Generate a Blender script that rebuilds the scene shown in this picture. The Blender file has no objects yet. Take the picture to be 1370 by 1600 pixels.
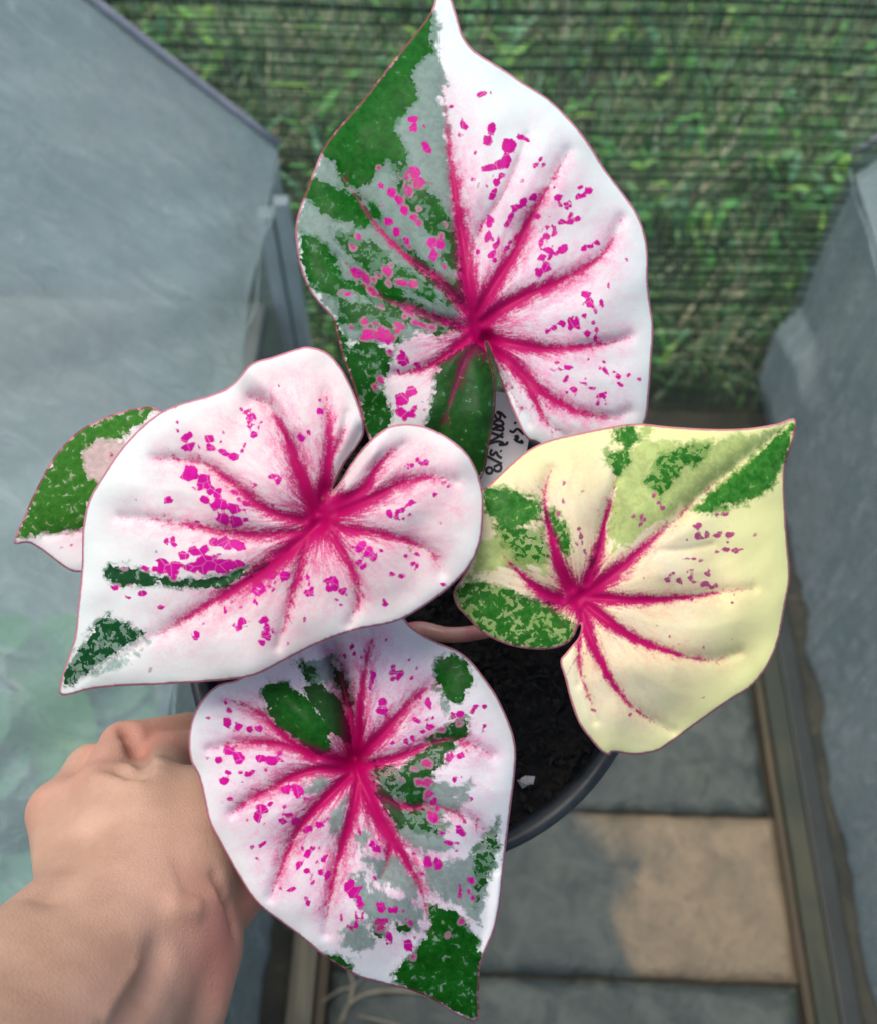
import bpy, bmesh, math, random, time
import numpy as np
from mathutils import Vector, Matrix
from mathutils.geometry import delaunay_2d_cdt
random.seed(7); RNG = np.random.default_rng(7)
S = bpy.context.scene
COL = S.collection

# ------------------------------------------------------------------ camera
CAM_H, TILT, YAW, FPX = 1.45, 33.2, 1.93, 1537.0
cd = bpy.data.cameras.new('camera'); cam = bpy.data.objects.new('camera', cd); COL.objects.link(cam)
cam.location = (0, 0, CAM_H); cam.rotation_euler = (math.radians(TILT), 0, math.radians(YAW))
cd.sensor_fit = 'VERTICAL'; cd.sensor_height = 36; cd.lens = 36 * FPX / 1600
cd.clip_start = 0.02; cd.clip_end = 400
cd.dof.use_dof = True; cd.dof.focus_distance = 0.405; cd.dof.aperture_fstop = 9.0
S.camera = cam
S.render.resolution_x, S.render.resolution_y = 876, 1024
S.cycles.max_bounces = 6; S.cycles.diffuse_bounces = 3; S.cycles.glossy_bounces = 2; S.cycles.transmission_bounces = 3; S.cycles.transparent_max_bounces = 6

# ------------------------------------------------------------------ light
SUN_EL, SUN_ROT = 74, 300          # soft high daylight under thin cloud
w = bpy.data.worlds.new('World'); S.world = w; w.use_nodes = True
wn = w.node_tree.nodes; wl = w.node_tree.links
sky = wn.new('ShaderNodeTexSky'); sky.sky_type = 'NISHITA'; sky.sun_disc = False
sky.sun_elevation = math.radians(SUN_EL); sky.sun_rotation = math.radians(SUN_ROT)
sky.dust_density = 4.0; sky.air_density = 1.0; sky.ozone_density = 0.6
wn['Background'].inputs[1].default_value = 0.13
wl.new(sky.outputs[0], wn['Background'].inputs[0])
sd = bpy.data.lights.new('sun', 'SUN'); sd.energy = 1.5; sd.angle = math.radians(40); sd.color = (1, .96, .9)
sun = bpy.data.objects.new('sun', sd); COL.objects.link(sun)
az, el = math.radians(SUN_ROT), math.radians(SUN_EL)
sdir = Vector((math.sin(az) * math.cos(el), math.cos(az) * math.cos(el), math.sin(el)))
sun.rotation_euler = sdir.to_track_quat('Z', 'Y').to_euler()
S.view_settings.view_transform = 'Standard'; S.view_settings.look = 'None'
S.view_settings.exposure = 0.48; S.view_settings.gamma = 1.0; S.view_settings.use_curve_mapping = False

# ------------------------------------------------------------------ helpers
CR = np.array(cam.rotation_euler.to_matrix()); CO = np.array([0, 0, CAM_H])
def rays(p):
    p = np.asarray(p, float).reshape(-1, 2)
    d = np.stack([(p[:, 0] - 685) / FPX, (800 - p[:, 1]) / FPX, -np.ones(len(p))], 1)
    return d @ CR.T
def at(x, y, d):                       # world point at a depth along the view axis
    return CO + rays([(x, y)])[0] * d
def on(x, y, ax, v):
    r = rays([(x, y)])[0]; return CO + r * ((v - CO[ax]) / r[ax])

def link(name, me, mats=None, parent=None, smooth=True):
    o = bpy.data.objects.new(name, me); COL.objects.link(o)
    if mats:
        for m in (mats if isinstance(mats, (list, tuple)) else [mats]): me.materials.append(m)
    if smooth and len(me.polygons): me.polygons.foreach_set('use_smooth', [True] * len(me.polygons))
    if parent: o.parent = parent
    return o
def pymesh(name, v, f):
    me = bpy.data.meshes.new(name); me.from_pydata([tuple(map(float, q)) for q in v], [], [tuple(map(int, q)) for q in f]); me.update(); return me
def tag(o, label=None, cat=None, group=None, kind=None):
    for k, x in (('label', label), ('category', cat), ('group', group), ('kind', kind)):
        if x: o[k] = x
    return o
def empty(name, loc, *a, **k):
    o = bpy.data.objects.new(name, None); COL.objects.link(o); o.location = loc; o.empty_display_size = .02
    bpy.context.view_layer.update()
    return tag(o, *a, **k)
def adopt(o, parent):                  # mesh was made in world coordinates
    o.parent = parent; o.matrix_parent_inverse = Matrix.Translation(-Vector(parent.location)); return o
def attr(me, name, a):
    at_ = me.attributes.new(name, 'FLOAT', 'POINT'); at_.data.foreach_set('value', np.asarray(a, np.float32))
def box(name, x0, x1, y0, y1, z0, z1, mat, bev=.003, parent=None):
    bm = bmesh.new(); bmesh.ops.create_cube(bm, size=1)
    for v in bm.verts:
        v.co = Vector(((x0 + x1) / 2 + v.co.x * (x1 - x0), (y0 + y1) / 2 + v.co.y * (y1 - y0), (z0 + z1) / 2 + v.co.z * (z1 - z0)))
    bmesh.ops.bevel(bm, geom=list(bm.edges), offset=bev, segments=2, affect='EDGES', profile=.5)
    me = bpy.data.meshes.new(name); bm.to_mesh(me); bm.free()
    return link(name, me, mat, parent, False)
def catmull(p, n=8, closed=False):
    p = np.asarray(p, float); m = len(p); out = []
    segs = m if closed else m - 1
    for i in range(segs):
        g = (lambda k: p[k % m]) if closed else (lambda k: p[min(max(k, 0), m - 1)])
        a, b, c, d = g(i - 1), g(i), g(i + 1), g(i + 2)
        for t in np.arange(n) / n:
            out.append(.5 * (2 * b + (c - a) * t + (2 * a - 5 * b + 4 * c - d) * t * t + (3 * b - a - 3 * c + d) * t ** 3))
    if not closed: out.append(p[-1])
    return np.array(out)
def resample(p, step, closed=False):
    q = np.vstack([p, p[:1]]) if closed else p
    L = np.r_[0, np.cumsum(np.linalg.norm(np.diff(q, axis=0), axis=1))]
    n = max(3, int(L[-1] / step)); s = np.linspace(0, L[-1], n, endpoint=not closed)
    return np.stack([np.interp(s, L, q[:, k]) for k in range(q.shape[1])], 1)
def tube_mesh(name, pts, rad, seg=10, cap=True, sub=6):
    P = catmull(np.asarray(pts, float), sub); r = np.interp(np.linspace(0, 1, len(P)), np.linspace(0, 1, len(rad)), rad)
    V = []; F = []; up = np.array([.3, .5, .8])
    for i in range(len(P)):
        t = P[min(i + 1, len(P) - 1)] - P[max(i - 1, 0)]; t /= np.linalg.norm(t) + 1e-9
        a = np.cross(t, up); a /= np.linalg.norm(a) + 1e-9; b = np.cross(t, a); up = -b if i == 0 else np.cross(a, t)
        for k in range(seg):
            th = 2 * math.pi * k / seg; V.append(P[i] + r[i] * (math.cos(th) * a + math.sin(th) * b))
    for i in range(len(P) - 1):
        for k in range(seg):
            F.append((i * seg + k, i * seg + (k + 1) % seg, (i + 1) * seg + (k + 1) % seg, (i + 1) * seg + k))
    if cap: F += [tuple(range(seg))[::-1], tuple(range((len(P) - 1) * seg, len(P) * seg))]
    me = pymesh(name, V, F)
    bm = bmesh.new(); bm.from_mesh(me); bmesh.ops.recalc_face_normals(bm, faces=bm.faces); bm.to_mesh(me); bm.free()
    return me
def vnoise(P, scale, seed=0):          # smooth value noise in numpy, -1..1
    P = np.asarray(P, float) * scale; d = P.shape[1]; i = np.floor(P).astype(np.int64); f = P - i; f = f * f * (3 - 2 * f)
    out = np.zeros(len(P)); pr = (73856093, 19349663, 83492791)
    for c in range(2 ** d):
        wgt = np.ones(len(P)); h = np.full(len(P), seed * 2654435761 % 2 ** 31, np.int64)
        for k in range(d):
            b = c >> k & 1; wgt = wgt * (f[:, k] if b else 1 - f[:, k]); h = h ^ ((i[:, k] + b) * pr[k])
        h = (h ^ (h >> 13)) * 1274126177 & 0x7fffffff; h = h ^ (h >> 16)
        out += wgt * ((h % 65536) / 32768 - 1)
    return out

# ------------------------------------------------------------------ material node helper
class NT:
    def __init__(s, name):
        s.m = bpy.data.materials.new(name); s.m.use_nodes = True; s.t = s.m.node_tree; s.n = s.t.nodes
        s.b = s.n['Principled BSDF']; s.out = s.n['Material Output']
    def new(s, t, **k):
        n = s.n.new(t)
        for a, v in k.items(): setattr(n, a, v)
        return n
    def put(s, sock, v):
        if isinstance(v, bpy.types.NodeSocket): s.t.links.new(v, sock)
        elif isinstance(v, (tuple, list)) and len(v) == 3 and sock.type == 'RGBA': sock.default_value = (*v, 1)
        else: sock.default_value = v
    def attr(s, name, out='Fac'): return s.new('ShaderNodeAttribute', attribute_name=name).outputs[out]
    def obj(s): return s.new('ShaderNodeTexCoord').outputs['Object']
    def noise(s, vec, scale, detail=3, rough=.55, dist=0, out=0):
        n = s.new('ShaderNodeTexNoise'); s.put(n.inputs['Vector'], vec); n.inputs['Scale'].default_value = scale
        n.inputs['Detail'].default_value = detail; n.inputs['Roughness'].default_value = rough; n.inputs['Distortion'].default_value = dist
        return n.outputs[out]
    def voro(s, vec, scale, feat='DISTANCE_TO_EDGE', rnd=1):
        n = s.new('ShaderNodeTexVoronoi', feature=feat); s.put(n.inputs['Vector'], vec); n.inputs['Scale'].default_value = scale
        n.inputs['Randomness'].default_value = rnd; return n.outputs[0]
    def math(s, op, a, b=0., c=None, clamp=False):
        n = s.new('ShaderNodeMath', operation=op, use_clamp=clamp); s.put(n.inputs[0], a); s.put(n.inputs[1], b)
        if c is not None: s.put(n.inputs[2], c)
        return n.outputs[0]
    def ramp(s, v, a, b, c=0., d=1., mode='SMOOTHSTEP'):
        n = s.new('ShaderNodeMapRange', interpolation_type=mode); s.put(n.inputs[0], v)
        for i, x in enumerate((a, b, c, d)): s.put(n.inputs[i + 1], x)
        return n.outputs[0]
    def mix(s, f, a, b, mode='MIX'):
        n = s.new('ShaderNodeMix', data_type='RGBA', blend_type=mode); s.put(n.inputs[0], f); s.put(n.inputs[6], a); s.put(n.inputs[7], b)
        return n.outputs[2]
    def scale(s, vec, v):
        n = s.new('ShaderNodeVectorMath', operation='MULTIPLY'); s.put(n.inputs[0], vec); n.inputs[1].default_value = v; return n.outputs[0]
    def bump(s, h, dist, strength=1.):
        n = s.new('ShaderNodeBump'); s.put(n.inputs['Height'], h); n.inputs['Distance'].default_value = dist
        n.inputs['Strength'].default_value = strength; s.t.links.new(n.outputs[0], s.b.inputs['Normal']); return n.outputs[0]
    def set(s, **k):
        for a, v in k.items(): s.put(s.b.inputs[a.replace('_', ' ')], v)
        return s

def simple(name, c1, c2, scale=20, rough=.6, bump=.001, detail=5, stretch=None):
    n = NT(name); o = n.obj()
    if stretch: o = n.scale(o, stretch)
    f = n.noise(o, scale, detail, .6); n.set(Base_Color=n.mix(n.ramp(f, .3, .7), c1, c2), Roughness=rough)
    if bump: n.bump(f, bump)
    return n.m

# ------------------------------------------------------------------ ground, path
def soil_mat(name, c1, c2, c3):
    n = NT(name); o = n.obj(); a = n.noise(o, 9, 6, .65); b = n.noise(o, 60, 5, .7)
    c = n.mix(n.ramp(a, .35, .65), c1, c2); c = n.mix(n.ramp(b, .55, .75), c, c3)
    n.set(Base_Color=c, Roughness=.9); n.bump(b, .006); return n.m
M_ground = soil_mat('earth', (.030, .033, .026), (.060, .058, .040), (.10, .09, .06))
gm = pymesh('ground', [(-60, -60, -.02), (60, -60, -.02), (60, 60, -.02), (-60, 60, -.02)], [(0, 1, 2, 3)])
tag(link('ground', gm, M_ground), kind='structure')

def slab_mat():
    n = NT('slab_stone'); o = n.obj()
    tone = n.attr('tone')
    info = n.new('ShaderNodeObjectInfo').outputs['Random']
    big = n.noise(o, 5.5, 4, .6, .6); fine = n.noise(o, 55, 6, .7); med = n.noise(o, 17, 5, .65, .8)
    grey = n.mix(n.ramp(med, .35, .68), (.036, .050, .047), (.095, .112, .098))
    tan = n.mix(n.ramp(med, .3, .7), (.17, .135, .085), (.27, .21, .135))
    c = n.mix(n.ramp(n.math('ADD', tone, n.math('MULTIPLY', n.math('SUBTRACT', big, .5), .9)), .42, .60), grey, tan)
    c = n.mix(n.math('MULTIPLY', n.ramp(fine, .52, .75), .55), c, (.05, .06, .055))
    moss = n.ramp(n.noise(o, 9, 5, .7), .55, .75)
    c = n.mix(n.math('MULTIPLY', moss, .35), c, (.05, .085, .045))
    n.set(Base_Color=c, Roughness=n.ramp(med, .3, .7, .45, .75)); n.bump(n.math('ADD', fine, n.math('MULTIPLY', med, 2.)), .004); return n.m
M_slab = slab_mat()
path = empty('paved_path', (.15, .5, 0), kind='structure')
joints = [-.47, -.245, -.02, .207, .433, .660, .886, 1.11]
for i in range(len(joints) - 1):
    y0, y1 = joints[i] + .0035, joints[i + 1] - .0035
    x0, x1 = -.150, .474 + (.004 if i % 2 else -.003)
    nx, ny = 40, 16; V = []; F = []
    xs = np.linspace(x0, x1, nx); ys = np.linspace(y0, y1, ny)
    g = np.array([(x, y) for y in ys for x in xs])
    ed = np.minimum.reduce([g[:, 0] - x0, x1 - g[:, 0], g[:, 1] - y0, y1 - g[:, 1]])
    jit = vnoise(g, 60, i) * .0018
    z = -.006 * np.exp(-(ed / .006) ** 2 * 1.0) + vnoise(g, 14, i + 9) * .0014 + vnoise(g, 45, i + 3) * .0007 + RNG.uniform(-.002, .002)
    gx = g[:, 0] + np.where(ed < 1e-6, jit, 0); gy = g[:, 1] + np.where(ed < 1e-6, jit, 0)
    V = np.stack([gx, gy, z], 1).tolist()
    F = [(j * nx + k, j * nx + k + 1, (j + 1) * nx + k + 1, (j + 1) * nx + k) for j in range(ny - 1) for k in range(nx - 1)]
    loop = [k for k in range(nx)] + [j * nx + nx - 1 for j in range(1, ny)] + [(ny - 1) * nx + k for k in range(nx - 2, -1, -1)] + [j * nx for j in range(ny - 2, 0, -1)]
    b0 = len(V); V += [(V[k][0], V[k][1], -.035) for k in loop]
    for q in range(len(loop)): F.append((loop[q], b0 + q, b0 + (q + 1) % len(loop), loop[(q + 1) % len(loop)]))
    me = pymesh('slab', V, F)
    tone = np.full(len(V), .12)
    if i == 3:
        X = np.array(V)[:, 0]; Y_ = np.array(V)[:, 1]; tone = .22 + .42 * np.clip((X - .13 + .10 * vnoise(np.stack([X, Y_], 1), 11, 2) + .25 * (.32 - Y_)) / .20, 0, 1)
    if i == 4: tone[:] = .08
    if i == 5: tone[:] = .2
    attr(me, 'tone', tone)
    adopt(link('slab', me, M_slab, None), path)

def wood_mat(name, c1, c2, c3, axis):
    n = NT(name); o = n.obj(); st = [22, 22, 22]; st[axis] = 1.2
    g = n.noise(n.scale(o, tuple(st)), 4, 5, .6, .5); b = n.noise(o, 7, 4, .6)
    c = n.mix(n.ramp(g, .35, .65), c1, c2); c = n.mix(n.ramp(b, .45, .75), c, c3)
    n.set(Base_Color=c, Roughness=.8); n.bump(g, .002); return n.m
M_tan = wood_mat('weathered_timber', (.13, .115, .075), (.21, .185, .125), (.075, .085, .06), 1)
M_olive = wood_mat('mossy_timber', (.035, .043, .030), (.060, .062, .040), (.026, .038, .028), 1)
M_black = simple('gap_shade', (.010, .016, .016), (.022, .03, .03), 8, .5, .0005)  # near-black colour painting the shade in the gap by the right tunnel
M_brown = wood_mat('brown_timber', (.06, .045, .025), (.10, .075, .045), (.05, .05, .03), 1)
tag(box('timber_edging', -.203, -.170, -.5, 1.10, -.03, .022, M_tan), 'pale weathered timber edging board between path and left plastic tunnel', 'edging board')
tag(box('timber_edging', -.167, -.154, -.5, 1.08, -.03, .008, M_brown, .002), 'thin brown timber strip beside the pale edging board on the path', 'timber strip')
tag(box('timber_edging', .478, .489, -.5, 1.08, -.03, .003, M_brown, .002), 'thin brown timber strip along slabs on right plastic tunnel side', 'timber strip')
tag(box('timber_edging', .492, .523, -.5, 1.12, -.03, .004, M_olive, .004), 'mossy dark olive timber rail between path and dark gap strip', 'timber rail')
tag(box('gap_shade_strip', .527, .556, -.5, 1.05, -.03, -.006, M_black, .003), 'flat black strip standing in for the dark gap between mossy timber rail and right plastic tunnel', 'dark gap')  # dark strip laid in place of the shaded gap at the tunnel foot

# ------------------------------------------------------------------ plastic tunnels
def film_mat(name, c1, c2, alpha, hue=None):
    n = NT(name); o = n.obj()
    a = n.noise(o, 3.2, 5, .6, .4); b = n.noise(o, 38, 4, .6); st = n.noise(n.scale(o, (9., 26., 9.)), 1.6, 5, .65, .9)
    c = n.mix(n.ramp(a, .3, .7), c1, c2)
    c = n.mix(n.math('MULTIPLY', n.ramp(st, .48, .72), .45), c, (.80, .87, .91))
    if hue: c = n.mix(n.math('MULTIPLY', n.ramp(n.noise(o, 2.1, 3, .5), .5, .7), .3), c, hue)
    n.set(Base_Color=c, Roughness=n.ramp(b, .3, .7, .20, .40)); n.b.inputs['Specular IOR Level'].default_value = .7
    n.bump(n.math('ADD', n.math('MULTIPLY', b, .25), st), .006, .8)
    tr = n.new('ShaderNodeBsdfTransparent'); tr.inputs[0].default_value = (.86, .92, .9, 1)
    tl = n.new('ShaderNodeBsdfTranslucent'); n.put(tl.inputs[0], (.45, .5, .5))
    m1 = n.new('ShaderNodeMixShader'); m1.inputs[0].default_value = .25
    m2 = n.new('ShaderNodeMixShader'); n.put(m2.inputs[0], n.ramp(a, .25, .75, alpha * .7, alpha * 1.35))
    n.t.links.new(n.b.outputs[0], m1.inputs[1]); n.t.links.new(tl.outputs[0], m1.inputs[2])
    n.t.links.new(m1.outputs[0], m2.inputs[1]); n.t.links.new(tr.outputs[0], m2.inputs[2])
    n.t.links.new(m2.outputs[0], n.out.inputs[0]); return n.m
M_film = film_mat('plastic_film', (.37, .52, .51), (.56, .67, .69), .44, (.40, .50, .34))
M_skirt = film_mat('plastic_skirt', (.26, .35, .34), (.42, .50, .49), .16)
M_pipe = simple('pale_pipe', (.26, .28, .33), (.36, .38, .42), 30, .4, .0003)
M_hem = simple('film_hem', (.34, .36, .38), (.48, .50, .50), 60, .35, .001)

def sheet(name, fn, nu, nv, mat, parent):
    u, v = np.meshgrid(np.linspace(0, 1, nu), np.linspace(0, 1, nv)); u = u.ravel(); v = v.ravel()
    P = fn(u, v)
    F = [(j * nu + k, j * nu + k + 1, (j + 1) * nu + k + 1, (j + 1) * nu + k) for j in range(nv - 1) for k in range(nu - 1)]
    return adopt(link(name, pymesh(name, P, F), mat), parent)
LX, LZ, LY = -.262, .578, 1.17        # left eave
def wrinkle(y, s, seed):
    q = np.stack([y * 7 + s * 5.5, s * 3], 1); f = np.stack([y * 16 + s * 10, s * 4], 1)
    return vnoise(q, 1, seed) * .010 + vnoise(f, 1, seed + 1) * .0045 + vnoise(np.stack([y * 40 - s * 15, s * 12], 1), 1, seed + 2) * .0016
lt = empty('plastic_tunnel', (-.7, .3, 0), 'long grey plastic film tunnel that has a weathered grey board at its end', 'grow tunnel', 'plastic grow tunnels')
def l_roof(u, v):
    y = -.55 + u * (LY + .55); s = v * 1.0
    pull = np.exp(-s / .16) * np.minimum(1, s * 20) * (np.abs(vnoise(np.stack([y * 9 + s * 9, s * 0], 1), 1, 44)) + .6 * np.abs(vnoise(np.stack([y * 19 + s * 14, s * 2], 1), 1, 45))) * .016
    d = (1.2 * wrinkle(y, s, 3) + pull) * np.minimum(1, s * 8 + .15) * np.clip((1 - u) * 18 + .12, 0, 1)
    d = d - .02 * np.sin(np.clip(s, 0, 1) * math.pi) * (1 - np.clip((u - .86) / .14, 0, 1)) * .5
    k = .7071; sag = vnoise(np.stack([y * 9, y * 0], 1), 1, 5) * .004 * (s < .02)
    return np.stack([LX - s * k + d * k + sag, y, LZ + s * k + d * k], 1)
sheet('roof_film', l_roof, 190, 90, M_film, lt)
def l_skirt(u, v):
    y = -.55 + u * (LY + .13); z = LZ - .004 - v * (LZ - .0)
    d = vnoise(np.stack([y * 16, z * 1.5], 1), 1, 8) * .008 + vnoise(np.stack([y * 45, z * 2], 1), 1, 9) * .003
    return np.stack([LX - .012 + d * np.minimum(1, v * 4) + .035 * v, y, z], 1)
sheet('side_film', l_skirt, 160, 40, M_skirt, lt)
def l_gable(u, v):
    s = u * 1.0; k = .7071; top = LZ + s * k
    x = LX - s * k - .004; z = top - v * top; d = vnoise(np.stack([x * 14, z * 3], 1), 1, 12) * .008 * np.minimum(1, v * 5)
    return np.stack([x, LY - .003 + d - .02 * v, z], 1)
sheet('end_film', l_gable, 50, 40, M_skirt, lt)
adopt(link('frame_pipe', tube_mesh('frame_pipe', [(LX + .0, LY, LZ + .006), (LX - .35, LY, LZ + .358), (LX - .72, LY, LZ + .726)], [.006, .006, .006]), M_pipe), lt)
hp = [(LX + .003 + .004 * math.sin(i * 2.3), -.5 + i * (LY + .48) / 30, LZ - .006 + .004 * math.sin(i * 1.7)) for i in range(31)]
adopt(link('film_hem', tube_mesh('film_hem', hp, [.0012 + .0009 * math.sin(i * 1.9) for i in range(31)], 8, True, 3), M_film), lt)

RX, RZ, RY = .553, .54, 1.225
rt = empty('plastic_tunnel', (.9, .3, 0), 'grey plastic film tunnel with its foot beside the dark gap strip', 'grow tunnel', 'plastic grow tunnels')
def r_roof(u, v):
    y = -.55 + u * (RY + .55); s = v * .8; d = wrinkle(y, s, 23) * np.minimum(1, s * 8 + .2); k = .7071
    d = d - .03 * np.clip((u - .97) / .03, 0, 1) ** 2
    return np.stack([RX + s * k - d * k, y, RZ + s * k + d * k], 1)
sheet('roof_film', r_roof, 150, 50, M_film, rt)
def r_skirt(u, v):
    y = -.55 + u * (RY + .53); z = RZ - .004 - v * RZ
    d = vnoise(np.stack([y * 13 + z, z * 1.2], 1), 1, 31) * .009 + vnoise(np.stack([y * 40, z * 2.5], 1), 1, 32) * .0035
    bul = .030 * np.exp(-((y - 1.2) / .13) ** 2) * np.clip((.26 - z) / .05, 0, 1) * np.clip(z / .08, 0, 1)
    return np.stack([RX + .012 - d * np.minimum(1, v * 4) - bul + .012 * v, y, z], 1)
sheet('side_film', r_skirt, 180, 70, M_skirt, rt)
def r_gable(u, v):
    s = u * .8; k = .7071; top = RZ + s * k; x = RX + s * k + .004; z = top * (1 - v)
    return np.stack([x, RY - .004 + 0 * x + vnoise(np.stack([x * 14, z * 3], 1), 1, 35) * .008 * np.minimum(1, v * 5), z], 1)
sheet('end_film', r_gable, 40, 30, M_skirt, rt)
adopt(link('frame_pipe', tube_mesh('frame_pipe', [(RX, RY, RZ + .006), (RX + .3, RY, RZ + .306), (RX + .56, RY, RZ + .566)], [.006] * 3), M_pipe), rt)
hp = [(RX - .003 + .004 * math.sin(i * 2.1), -.5 + i * (RY + .48) / 30, RZ - .006 + .004 * math.sin(i * 1.3)) for i in range(31)]
adopt(link('film_hem', tube_mesh('film_hem', hp, [.0012 + .0009 * math.sin(i * 1.9) for i in range(31)], 8, True, 3), M_film), rt)

# grey grooved board by the fence
M_board = wood_mat('grey_board', (.46, .55, .52), (.60, .66, .64), (.40, .48, .44), 2)
bd = empty('grey_board', (-.30, 1.14, 0), 'upright grey grooved board at end of tunnel against the shade net', 'board')
for i in range(2, 4):
    x0 = -.352 + i * .025
    adopt(box('plank', x0 + .001, x0 + .0235, 1.125 + (.004 if i % 2 else 0), 1.150, -.02, .515 - .01 * (i % 3), M_board, .003), bd)

# ------------------------------------------------------------------ shade net and growth behind it
NY = 1.20
M_net = simple('net_yarn', (.010, .032, .014), (.03, .06, .03), 30, .6, 0)
M_net2 = simple('net_thread', (.24, .33, .22), (.40, .46, .32), 30, .5, 0)
V = []; F = []; V2 = []; F2 = []
def ribbon(V, F, a, b, wv, n, wob, seed):
    a = np.array(a); b = np.array(b); wv = np.array(wv); base = len(V)
    for i in range(n):
        t = i / (n - 1); p = a + (b - a) * t; p[1] += .004 * math.sin(p[0] * 9 + p[2] * 7)
        if wob is not None: p = p + np.array(wob) * math.sin(seed * 12.9 + t * (9 + seed % 7)) 
        V.append(p - wv); V.append(p + wv)
        if i: F.append((base + 2 * i - 2, base + 2 * i, base + 2 * i + 1, base + 2 * i - 1))
z = 0.0; k = 0
while z < 1.0:
    main = k % 3 == 0
    hw = (.0019 + .0016 * max(0., vnoise(np.array([[z, .5]]), 30, 6)[0])) if main else .0006
    ribbon(V, F, (-.95, NY, z), (.95, NY, z + .012 * math.sin(k * .05)), (0, .0002, hw), 40, (0, 0, .0022), k); z += .0062 + .0012 * math.sin(k * .7); k += 1
for k in range(330):
    x = -.95 + k * .00576
    ribbon(V2, F2, (x, NY - .0012, 0), (x + .004 * math.sin(k), NY - .0012, 1.0), (.00050, .0001, 0), 12, (.001, 0, 0), k)
me = pymesh('shade_net', V + V2, F + [tuple(i + len(V) for i in f) for f in F2])
me.materials.append(M_net); me.materials.append(M_net2)
me.polygons.foreach_set('material_index', [0] * len(F) + [1] * len(F2))
tag(link('shade_net', me, None, None, False), 'dark green woven shade net fence across end of path with weeds behind', 'shade net')

def leafcol(name, cols, rough=.5):
    n = NT(name); r = n.attr('tint'); c = cols[0]
    for i, q in enumerate(cols[1:]): c = n.mix(n.ramp(r, (i + .3) / len(cols), (i + 1.0) / len(cols)), c, q)
    n.set(Base_Color=c, Roughness=rough)
    tl = n.new('ShaderNodeBsdfTranslucent'); n.put(tl.inputs[0], c); ms = n.new('ShaderNodeMixShader'); ms.inputs[0].default_value = .3
    n.t.links.new(n.b.outputs[0], ms.inputs[1]); n.t.links.new(tl.outputs[0], ms.inputs[2]); n.t.links.new(ms.outputs[0], n.out.inputs[0]); return n.m
M_grass = leafcol('grass_blades', [(.06, .16, .06), (.13, .32, .10), (.30, .46, .18), (.66, .58, .40), (.26, .50, .30)])
M_weed = leafcol('weed_leaves', [(.04, .16, .05), (.08, .32, .08), (.14, .48, .10), (.34, .64, .10), (.18, .46, .24)])
def blades(name, n, xr, yr, hr, wr, mat, label, lean=.6, z0=-.02, leafy=False, clump=5):
    x = RNG.uniform(*xr, n); y = RNG.uniform(*yr, n)
    dens = vnoise(np.stack([x, y], 1), clump, 77) + .35 * vnoise(np.stack([x, y], 1), clump * 3, 78)
    keep = dens > -.35 + RNG.uniform(-.4, .4, n); x, y, dens = x[keep], y[keep], dens[keep]; n = len(x)
    a = RNG.uniform(0, 2 * math.pi, n); h = RNG.uniform(*hr, n); wd = RNG.uniform(*wr, n); ln = RNG.uniform(.1, lean, n) * h
    dx, dy = np.cos(a), np.sin(a); px, py = -dy, dx
    zz = np.full(n, z0) if not leafy else RNG.uniform(.0, .16, n) * np.clip(dens + .6, 0, 1.3)
    V = np.zeros((n, 6, 3)); 
    for q, (t, ww) in enumerate([(0, .6), (.5, 1.), (1., .08)]):
        cx = x + dx * ln * t * t; cy = y + dy * ln * t * t; cz = zz + h * (t - .35 * t * t * (1 if leafy else .4))
        for s in (0, 1):
            sg = (s * 2 - 1) * wd * ww * .5; V[:, q * 2 + s] = np.stack([cx + px * sg, cy + py * sg, cz], 1)
    b = np.arange(n)[:, None] * 6
    F = np.concatenate([b + np.array([0, 1, 3, 2]), b + np.array([2, 3, 5, 4])])
    me = pymesh(name, V.reshape(-1, 3), F)
    t = np.clip(.45 + .25 * vnoise(np.stack([x, y], 1), 9, 91) + RNG.normal(0, .30, n), 0, 1); attr(me, 'tint', np.repeat(t, 6))
    return tag(link(name, me, mat, None, False), label, None, None, 'stuff')
o = blades('grass', 20000, (-1.0, 1.1), (1.215, 3.0), (.04, .20), (.003, .007), M_grass, 'green and straw coloured grass growing behind the shade net', 1.0)
o['category'] = 'grass'
o = blades('weeds', 2600, (-1.0, 1.1), (1.225, 2.6), (.03, .09), (.008, .026), M_weed, 'broad leaved green weeds growing behind the shade net', 1.4, leafy=True, clump=4)
o['category'] = 'weeds'
# pale stone with holes at the foot of the net
p = on(1258, 530, 1, 1.27)
bm = bmesh.new(); bmesh.ops.create_icosphere(bm, subdivisions=3, radius=1)
for v in bm.verts:
    c = np.array([v.co]); k = 1 + .12 * vnoise(c, 2.3, 4)[0]
    for hx, hz in ((-.35, .3), (.25, .45), (.0, -.3), (.5, -.1), (-.5, -.2)): k -= .25 * math.exp(-((v.co.x - hx) ** 2 + (v.co.z - hz) ** 2) / .025) * (v.co.y < 0)
    v.co = Vector((p[0] + v.co.x * .030 * k, p[1] + v.co.y * .022 * k, p[2] + v.co.z * .032 * k))
me = bpy.data.meshes.new('stone'); bm.to_mesh(me); bm.free()
M_stone = simple('pale_stone', (.30, .28, .24), (.46, .43, .38), 30, .85, .002)
tag(link('stone', me, M_stone), 'pale pitted stone lying behind the shade net near right tunnel', 'stone')
bm = bmesh.new(); bmesh.ops.create_icosphere(bm, subdivisions=3, radius=1)
for v in bm.verts:
    k = 1 + .15 * vnoise(np.array([v.co]), 1.8, 14)[0]; v.co = Vector((p[0] + .01 + v.co.x * .075 * k, p[1] + .03 + v.co.y * .06 * k, (p[2] - .03) * .5 + v.co.z * (p[2] * .5 + .02) * k - .01))
me = bpy.data.meshes.new('earth_mound'); bm.to_mesh(me); bm.free()
tag(link('earth_mound', me, M_ground), 'small dark earth mound under the pale pitted stone', 'earth mound')

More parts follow.
